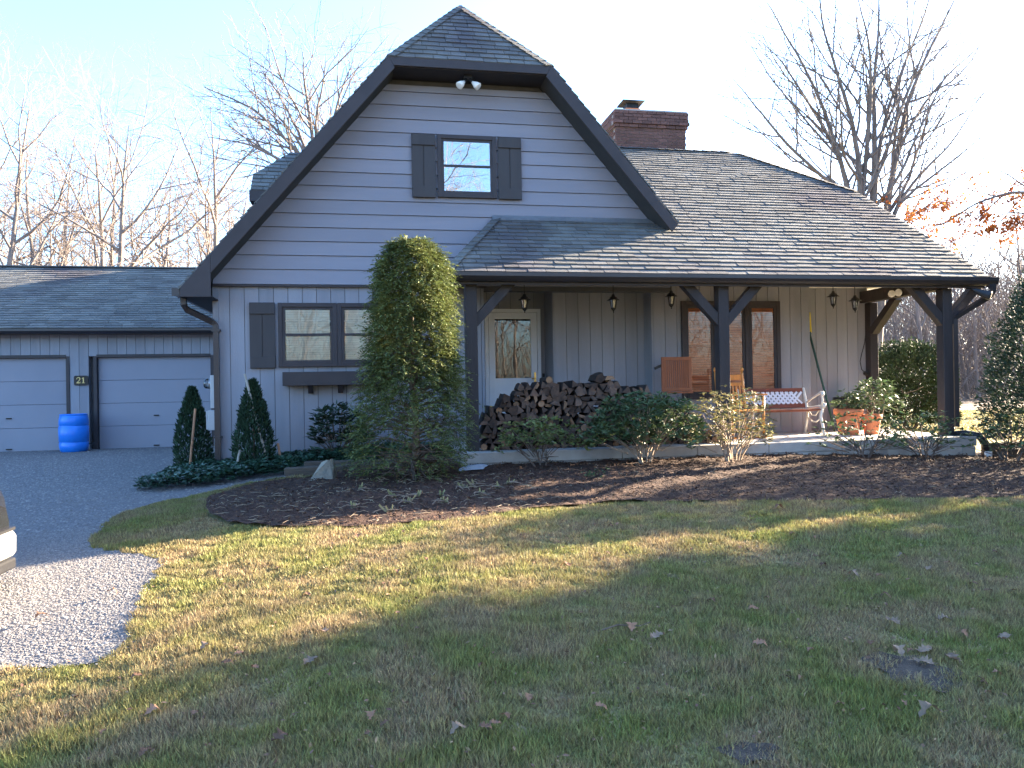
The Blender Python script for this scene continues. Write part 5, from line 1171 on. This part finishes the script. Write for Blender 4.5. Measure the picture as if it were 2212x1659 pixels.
# mulch chips and dry stalks
rng = np.random.default_rng(150)
def scatter(poly, n, box, rng):
    X = rng.uniform(box[0], box[1], n*4); Y = rng.uniform(box[2], box[3], n*4); ok = in_poly(X, Y, poly); return X[ok][:n], Y[ok][:n]
def mh(X, Y): return .005+.042*np.sin(np.clip((Y+4.8)/3.2, 0, 1)*np.pi)+(.012*np.sin(7.3*X+3*Y)*np.sin(5.1*Y-2*X)+.008*np.sin(19*X-11*Y))*np.clip((Y+4.7)/.5, 0, 1)
X, Y = scatter(MULCH_P, 26000, (-1.8, 9, -4.8, -1.6), rng); n = len(X); P = np.stack([X, Y, nter(X, Y)+mh(X, Y)+rng.uniform(0, .016, n)], 1); D = rng.normal(size=(n, 3)); D[:, 2] *= .3
tag(obj('mulch_chips', leaf_mesh('mulch_chips', P, D, rng.uniform(.02, .06, n), rng.uniform(.008, .02, n), CHIP, rng=rng, upb=(0, 0, 1.5))), 'shredded bark chips covering the bed', 'mulch', kind='stuff')
X, Y = scatter(MULCH_P, 330, (-1.8, 1.8, -4.8, -2.6), rng); X2, Y2 = scatter(MULCH_P, 120, (1.8, 9, -4.8, -1.9), rng); X = np.r_[X, X2]; Y = np.r_[Y, Y2]; n = len(X); lines = []
for i in range(n):
    a = rng.random()*6.28; l = rng.uniform(.03, .15)*(1 if i < 330 else .5); p = np.array([X[i], Y[i], ter(X[i], Y[i])+float(mh(X[i], Y[i]))+.012]); c, s_ = math.cos(a), math.sin(a)
    lines.append((np.array([p, p+[c*l*.5, s_*l*.5, rng.uniform(.0, .02)], p+[c*l+rng.normal(0, .02), s_*l+rng.normal(0, .02), .0]]), np.array([.003, .0035, .0015])))
V, F = poly_tubes(lines); tag(obj('dry_stalks', np_mesh('dry_stalks', V, F, STRAW, tone=rng.random(len(F)))), 'pale dead stalks strewn over the left part of the bed', 'dead stalks', kind='stuff')
# gravel stones
rng = np.random.default_rng(160)
SD = smooth_poly(DRIVE_P, 1)
X, Y = scatter(SD, 62000, (-5.5, -1.2, -7.0, -3.2), rng); X2, Y2 = scatter(SD, 30000, (-8, 1.3, -3.2, 7.4), rng); X = np.r_[X, X2]; Y = np.r_[Y, Y2]; n = len(X)
# a fringe of strays over the lawn edge
X += rng.normal(0, .03, n); Y += rng.normal(0, .03, n)
sz = rng.uniform(.004, .0105, n)*(1+.6*(rng.random(n) < .06))*np.where(Y > -3.2, 1.9, 1.0); base = np.array([[1, 0, 0], [-.5, .87, 0], [-.5, -.87, 0], [0, 0, .9]]); base = np.array([[1, 0, -.2], [0, 1, 0], [-1, .1, -.1], [0, -1, .05], [.1, .05, .5]])
th = rng.random(n)*6.28; c, s_ = np.cos(th), np.sin(th); B = np.repeat(base[None], n, 0)*rng.uniform(.6, 1.3, (n, 5, 3))*sz[:, None, None]
Vx = B[..., 0]*c[:, None]-B[..., 1]*s_[:, None]+X[:, None]; Vy = B[..., 0]*s_[:, None]+B[..., 1]*c[:, None]+Y[:, None]; Vz = B[..., 2]+(nter(X, Y)+.008)[:, None]
F = np.array([[0, 1, 4], [1, 2, 4], [2, 3, 4], [3, 0, 4]]); F = (np.arange(n)[:, None, None]*5+F[None]).reshape(-1, 3)
tag(obj('gravel_stones', np_mesh('gravel_stones', np.stack([Vx, Vy, Vz], -1).reshape(-1, 3), F, PEB, tone=np.repeat(rng.random(n), 4))), 'loose crushed stone on the driveway', 'gravel', kind='stuff')
# lawn grass
rng = np.random.default_rng(170)
def grass(n, box, hr, wr):
    X = rng.uniform(box[0], box[1], n); Y = rng.uniform(box[2], box[3], n)
    vis = (X > (Y+11.4)*-.47-1.5) & (X < (Y+11.4)*1.02+3.2)
    ok = vis & ~in_poly(X, Y, MULCH_P) & ~in_poly(X, Y, DRIVE_P) & ~(rng.random(n) < 1.0-.9*((X-2.56)**2/.045+(Y+8.14)**2/.055)) & ~(rng.random(n) < 1.0-.9*((X-1.42)**2/.02+(Y+8.67)**2/.010)); X, Y = X[ok], Y[ok]; n = len(X)
    P = np.stack([X, Y, nter(X, Y)-.006], 1); h = rng.uniform(*hr, n)*(1+.4*np.sin(13*X+5*Y+2*np.sin(7*Y))*np.sin(17*Y-6*X+2*np.sin(9*X))+.25*np.sin(3.1*X+1.7*Y)*np.sin(2.3*Y-X)); a = rng.random(n)*6.28; w_ = rng.uniform(*wr, n); ln = rng.uniform(.15, 1.1, n)
    S = np.stack([np.cos(a), np.sin(a), np.zeros(n)], 1)*w_[:, None]*.5; b = rng.random(n)*6.28; T = np.stack([np.cos(b)*ln, np.sin(b)*ln, np.ones(n)], 1); T = unit(T)*h[:, None]
    return np.stack([P-S, P+S, P+T], 1).reshape(-1, 3), n
VA, na = grass(760000, (-4.0, 8.4, -9.2, -6.4), (.02, .052), (.004, .009)); VB, nb_ = grass(600000, (-3.2, 11.5, -6.4, -3.0), (.02, .05), (.006, .013)); VD, nd_ = grass(90000, (-3.4, -.8, -3.0, -1.2), (.018, .04), (.005, .01)); VC, nc_ = grass(60000, (11, 24, -4.5, 12), (.03, .06), (.012, .03))
V = np.concatenate([VA, VB, VC, VD]); n = len(V)//3
tag(obj('lawn_grass', np_mesh('lawn_grass', V, np.arange(3*n).reshape(n, 3), GRASSM, tone=rng.random(n))), 'short patchy winter lawn grass, green and straw coloured', 'grass', kind='stuff')
print('grass', n)
# fallen leaves, one object each
def oak_leaf(seed):
    r_ = random.Random(seed); m = MB(); L = .12; out = []
    prof_ = [(0, .004), (.12, .012), (.22, .034), (.30, .016), (.42, .046), (.52, .020), (.64, .042), (.74, .016), (.86, .022), (1, .002)]
    for t, w_ in prof_: out.append((t, w_*r_.uniform(.8, 1.2)))
    cu = r_.uniform(-.02, .04); tw = r_.uniform(-.03, .03); vs = []
    for t, w_ in out:
        zc_ = .012+cu*math.sin(t*math.pi)+.008*math.sin(t*9+seed)
        vs += [(t*L, -w_, zc_+w_*r_.uniform(.1, .5)+tw*(t-.5)), (t*L, 0, zc_), (t*L, w_, zc_+w_*r_.uniform(.1, .5)-tw*(t-.5))]
    fs = []
    for i in range(len(out)-1): fs += [(3*i, 3*i+3, 3*i+4, 3*i+1), (3*i+1, 3*i+4, 3*i+5, 3*i+2)]
    m.add(vs, fs); m.tube([(-.03, 0, .012), (0, 0, .012)], .0015, n=4)
    return m
LV = [oak_leaf(k).mesh('fallen_leaf', LEAFD) for k in range(6)]; LP = [oak_leaf(20+k).mesh('fallen_leaf', LEAFP) for k in range(4)]
pts_l = [(-0.33, -7.48, 1.3, 1), (-0.99, -7.78, 1.1, 0), (-0.4, -8.22, 1.2, 0), (0.03, -8.22, .7, 0), (0.0, -8.1, .9, 0), (-0.28, -7.04, 1, 1), (-0.68, -7.36, .9, 0), (-1.12, -7.32, .8, 0), (0.92, -8.25, .9, 0), (1.37, -7.47, 1.2, 0), (1.44, -7.57, 1.2, 1), (1.94, -6.55, 1.1, 1), (2.14, -7.28, 1, 0),
  (1.98, -7.8, 1.1, 0), (3.11, -6.8, 1, 1), (2.85, -7.65, 1.2, 1), (3.19, -7.63, 1.2, 1), (3.23, -7.94, 1.1, 1), (2.57, -7.98, 1.2, 1), (2.68, -7.98, 1.2, 1), (2.66, -8.14, 1.3, 1), (2.78, -8.16, 1.3, 1), (2.34, -8.58, 1.5, 1), (3.75, -4.89, 1.3, 0), (2.02, -7.12, .9, 0), (3.69, -6.82, 1, 1), (3.02, -7.24, 1, 0), (.56, -8.26, .8, 0),
  (.37, -8.3, 1, 1), (-.91, -8.15, .9, 0), (3.75, -6.55, 1, 1), (3.06, -6.58, .9, 0), (-.86, -7.04, .9, 1), (-2.03, -6.05, 1.2, 0), (1.3, -6.21, 1, 0), (.41, -8.33, .9, 0), (.18, -6.12, 1, 0), (.66, -8.14, .8, 0), (-1.7, -5.75, .9, 0)]
r_ = random.Random(9)
for k in range(70): pts_l.append((r_.uniform(-1.2, 5.2), r_.uniform(-8.5, -4.9), r_.uniform(.45, .85), 0))
for x, y, s, pale in pts_l:
    o = inst('fallen_leaf', r_.choice(LP if pale else LV), None, (x, y, ter(x, y)+.022), (r_.uniform(-.25, .25), r_.uniform(-.2, .2), r_.uniform(0, 6.28)), ((s*.62 if pale else s*.6),)*3)
    PL = {(2.34, -8.58): 'largest pale oak leaf lying below the bare soil patch at lower right', (-.33, -7.48): 'pale curled oak leaf alone in the shade at lower left of the lawn', (2.57, -7.98): 'upper left pale leaf on the bare soil patch', (2.68, -7.98): 'upper right pale leaf on the bare soil patch', (2.66, -8.14): 'lower left pale leaf on the bare soil patch', (2.78, -8.16): 'lower right pale leaf on the bare soil patch', (3.23, -7.94): 'pale leaf on the grass right of the bare soil patch', (3.75, -4.89): 'brown leaf lying just in front of the mulch bed edge', (1.44, -7.57): 'pale leaf lying beside the dark twig on the lawn', (-2.03, -6.05): 'brown leaf lying on the sunlit gravel'}
    tag(o, PL[(x, y)] if (x, y) in PL else 'pale bleached oak leaf lying on the lawn' if pale else 'dry brown oak leaf lying on the lawn', 'leaf', 'pale fallen leaves' if pale else 'brown fallen leaves')
rng = np.random.default_rng(175); nb2 = 2600; X = rng.uniform(-2, 6.5, nb2); Y = rng.uniform(-8.8, -4.7, nb2); ok = ~in_poly(X, Y, MULCH_P) & ~in_poly(X, Y, DRIVE_P); X, Y = X[ok], Y[ok]
P = np.stack([X, Y, nter(X, Y)+rng.uniform(.012, .03, len(X))], 1); D = rng.normal(size=P.shape); D[:, 2] *= .3
tag(obj('leaf_crumbs', leaf_mesh('leaf_crumbs', P, D, rng.uniform(.012, .035, len(X)), rng.uniform(.006, .016, len(X)), CRUMB, rng=rng, upb=(0, 0, 1.0))), 'small crumbs of dead leaves strewn through the lawn', 'leaf litter', kind='stuff')
q = MB(); q.tube([(0, 0, 0), (.10, .03, .012), (.22, .02, .0), (.30, .05, .008)], [.004, .004, .003, .002], n=5); o = q.build('fallen_twig', STEM); o.location = (1.22, -7.42, ter(1.2, -7.4)+.03); tag(o, 'thin dark twig lying on the lawn beside fallen leaves', 'twig')

# ------------------------------------------------------------------ car at the left edge (only its rear corner shows)
car = empty('parked_car', (-2.66, -5.70, ter(-3.2, -5.6)+.006), 'black car with bright silver bumper cut off by the left edge', 'car', rz=R(0))
def car_half(x):   # half width by distance from the rear
    return .86*(1-max(0, (.30-x)/.30)**2.6*.22)*(1-max(0, (x-3.7)/.6)**2*.25)
sec = [0, .03, .08, .16, .30, .6, 1.0, 1.5, 2.2, 2.9, 3.4, 3.8, 4.1, 4.25]
topz = [.70, .78, .84, .88, .92, .96, 1.0, .98, .95, .92, .86, .80, .72, .62]
m = MB(); nr = 12
for x, tz in zip(sec, topz):
    hw = car_half(x); lo = .24+(.06 if x < .1 else 0)
    ring = [(-1, lo), (-1.0, .36), (-1.0, .55), (-.985, .72*tz/.9), (-.93, tz*.93), (-.75, tz*.985), (.75, tz*.985), (.93, tz*.93), (.985, .72*tz/.9), (1.0, .55), (1.0, .36), (1, lo)]
    m.v += [(-x-(.05 if x == 0 and zz > .7 else 0), a*hw, zz) for a, zz in ring]
for i in range(len(sec)-1):
    for k in range(nr-1): m.f.append((i*nr+k, i*nr+k+1, (i+1)*nr+k+1, (i+1)*nr+k))
m.f += [tuple(range(nr-1, -1, -1)), tuple((len(sec)-1)*nr+k for k in range(nr))]; m.m = [0]*len(m.f); m.t = [.5]*len(m.f)
m.build('car_body', CARP, car, smooth=False, bevel=.02)
m = MB(); pts_b = []
for z_, bulge in ((.27, -.03), (.29, .03), (.32, .05), (.44, .052), (.47, .035), (.475, -.02)):
    row_ = []
    for k in range(17):
        yv = -.88+1.76*k/16; e_ = abs(yv)/.88; row_.append((bulge-.16*max(0, (e_-.72)/.28)**2.2*1.6, yv*(1-.0*e_), z_))
    pts_b.append(row_)
m.v = [p for r0 in pts_b for p in r0]; m.f = [(i*17+k, i*17+k+1, (i+1)*17+k+1, (i+1)*17+k) for i in range(5) for k in range(16)]; m.m = [0]*len(m.f); m.t = [.5]*len(m.f)
m.build('rear_bumper', CARB, car, smooth=True)
MB().box(-.06, .03, -.70, .70, .478, .50).build('bumper_pad', BLKP, car); MB().box(-.10, .02, -.74, .74, .18, .268).build('lower_valance', BLKP, car, bevel=.02)
m = MB(); cab = [(-.30, .96), (-.75, 1.42), (-2.2, 1.44), (-2.95, .94)]
for y_ in (-.70, .70): m.v += [(x, y_*(1 if z_ < 1 else .86), z_) for x, z_ in cab]
m.f = [(0, 1, 2, 3), (7, 6, 5, 4), (0, 4, 5, 1), (1, 5, 6, 2), (2, 6, 7, 3)]; m.m = [0]*5; m.t = [.5]*5
m.build('cabin', CARP, car, bevel=.03)
MB().slab3([(-.335, -.58, 1.01), (-.335, .58, 1.01), (-.70, .50, 1.375), (-.70, -.50, 1.375)], (1, 0, .8), -.008).build('rear_window', BLKP, car)
for s in (-1, 1):
    MB().slab3([(-.62, s*.705, 1.0), (-2.75, s*.705, .99), (-2.15, s*.618, 1.38), (-.85, s*.618, 1.38)][::s], (0, s, .25), -.008).build('side_window', BLKP, car)
    q = MB(); q.slab3([(-.045, s*.50, .60), (-.10, s*.80, .62), (-.14, s*.82, .74), (-.075, s*.50, .70)][::s], (1, s*.2, .3), -.012); q.build('lamp_lens', GLASSL, car); q = MB(); q.tube([(-.05, s*.50, .595), (-.10, s*.80, .615), (-.15, s*.825, .745)], .009, n=6); q.build('lamp_trim', CARB, car)
    for xw in (.85, 3.45):
        q = MB(); q.tube([(-xw, s*.66, .31), (-xw, s*.70, .31), (-xw, s*.85, .31), (-xw, s*.875, .31)], [.29, .31, .31, .28], n=24); wv = q.build('wheel', RUBBER, car)
        q = MB(); q.tube([(-xw, s*.86, .31), (-xw, s*.882, .31)], [.20, .19], n=20); q.build('rim', STEEL, wv)
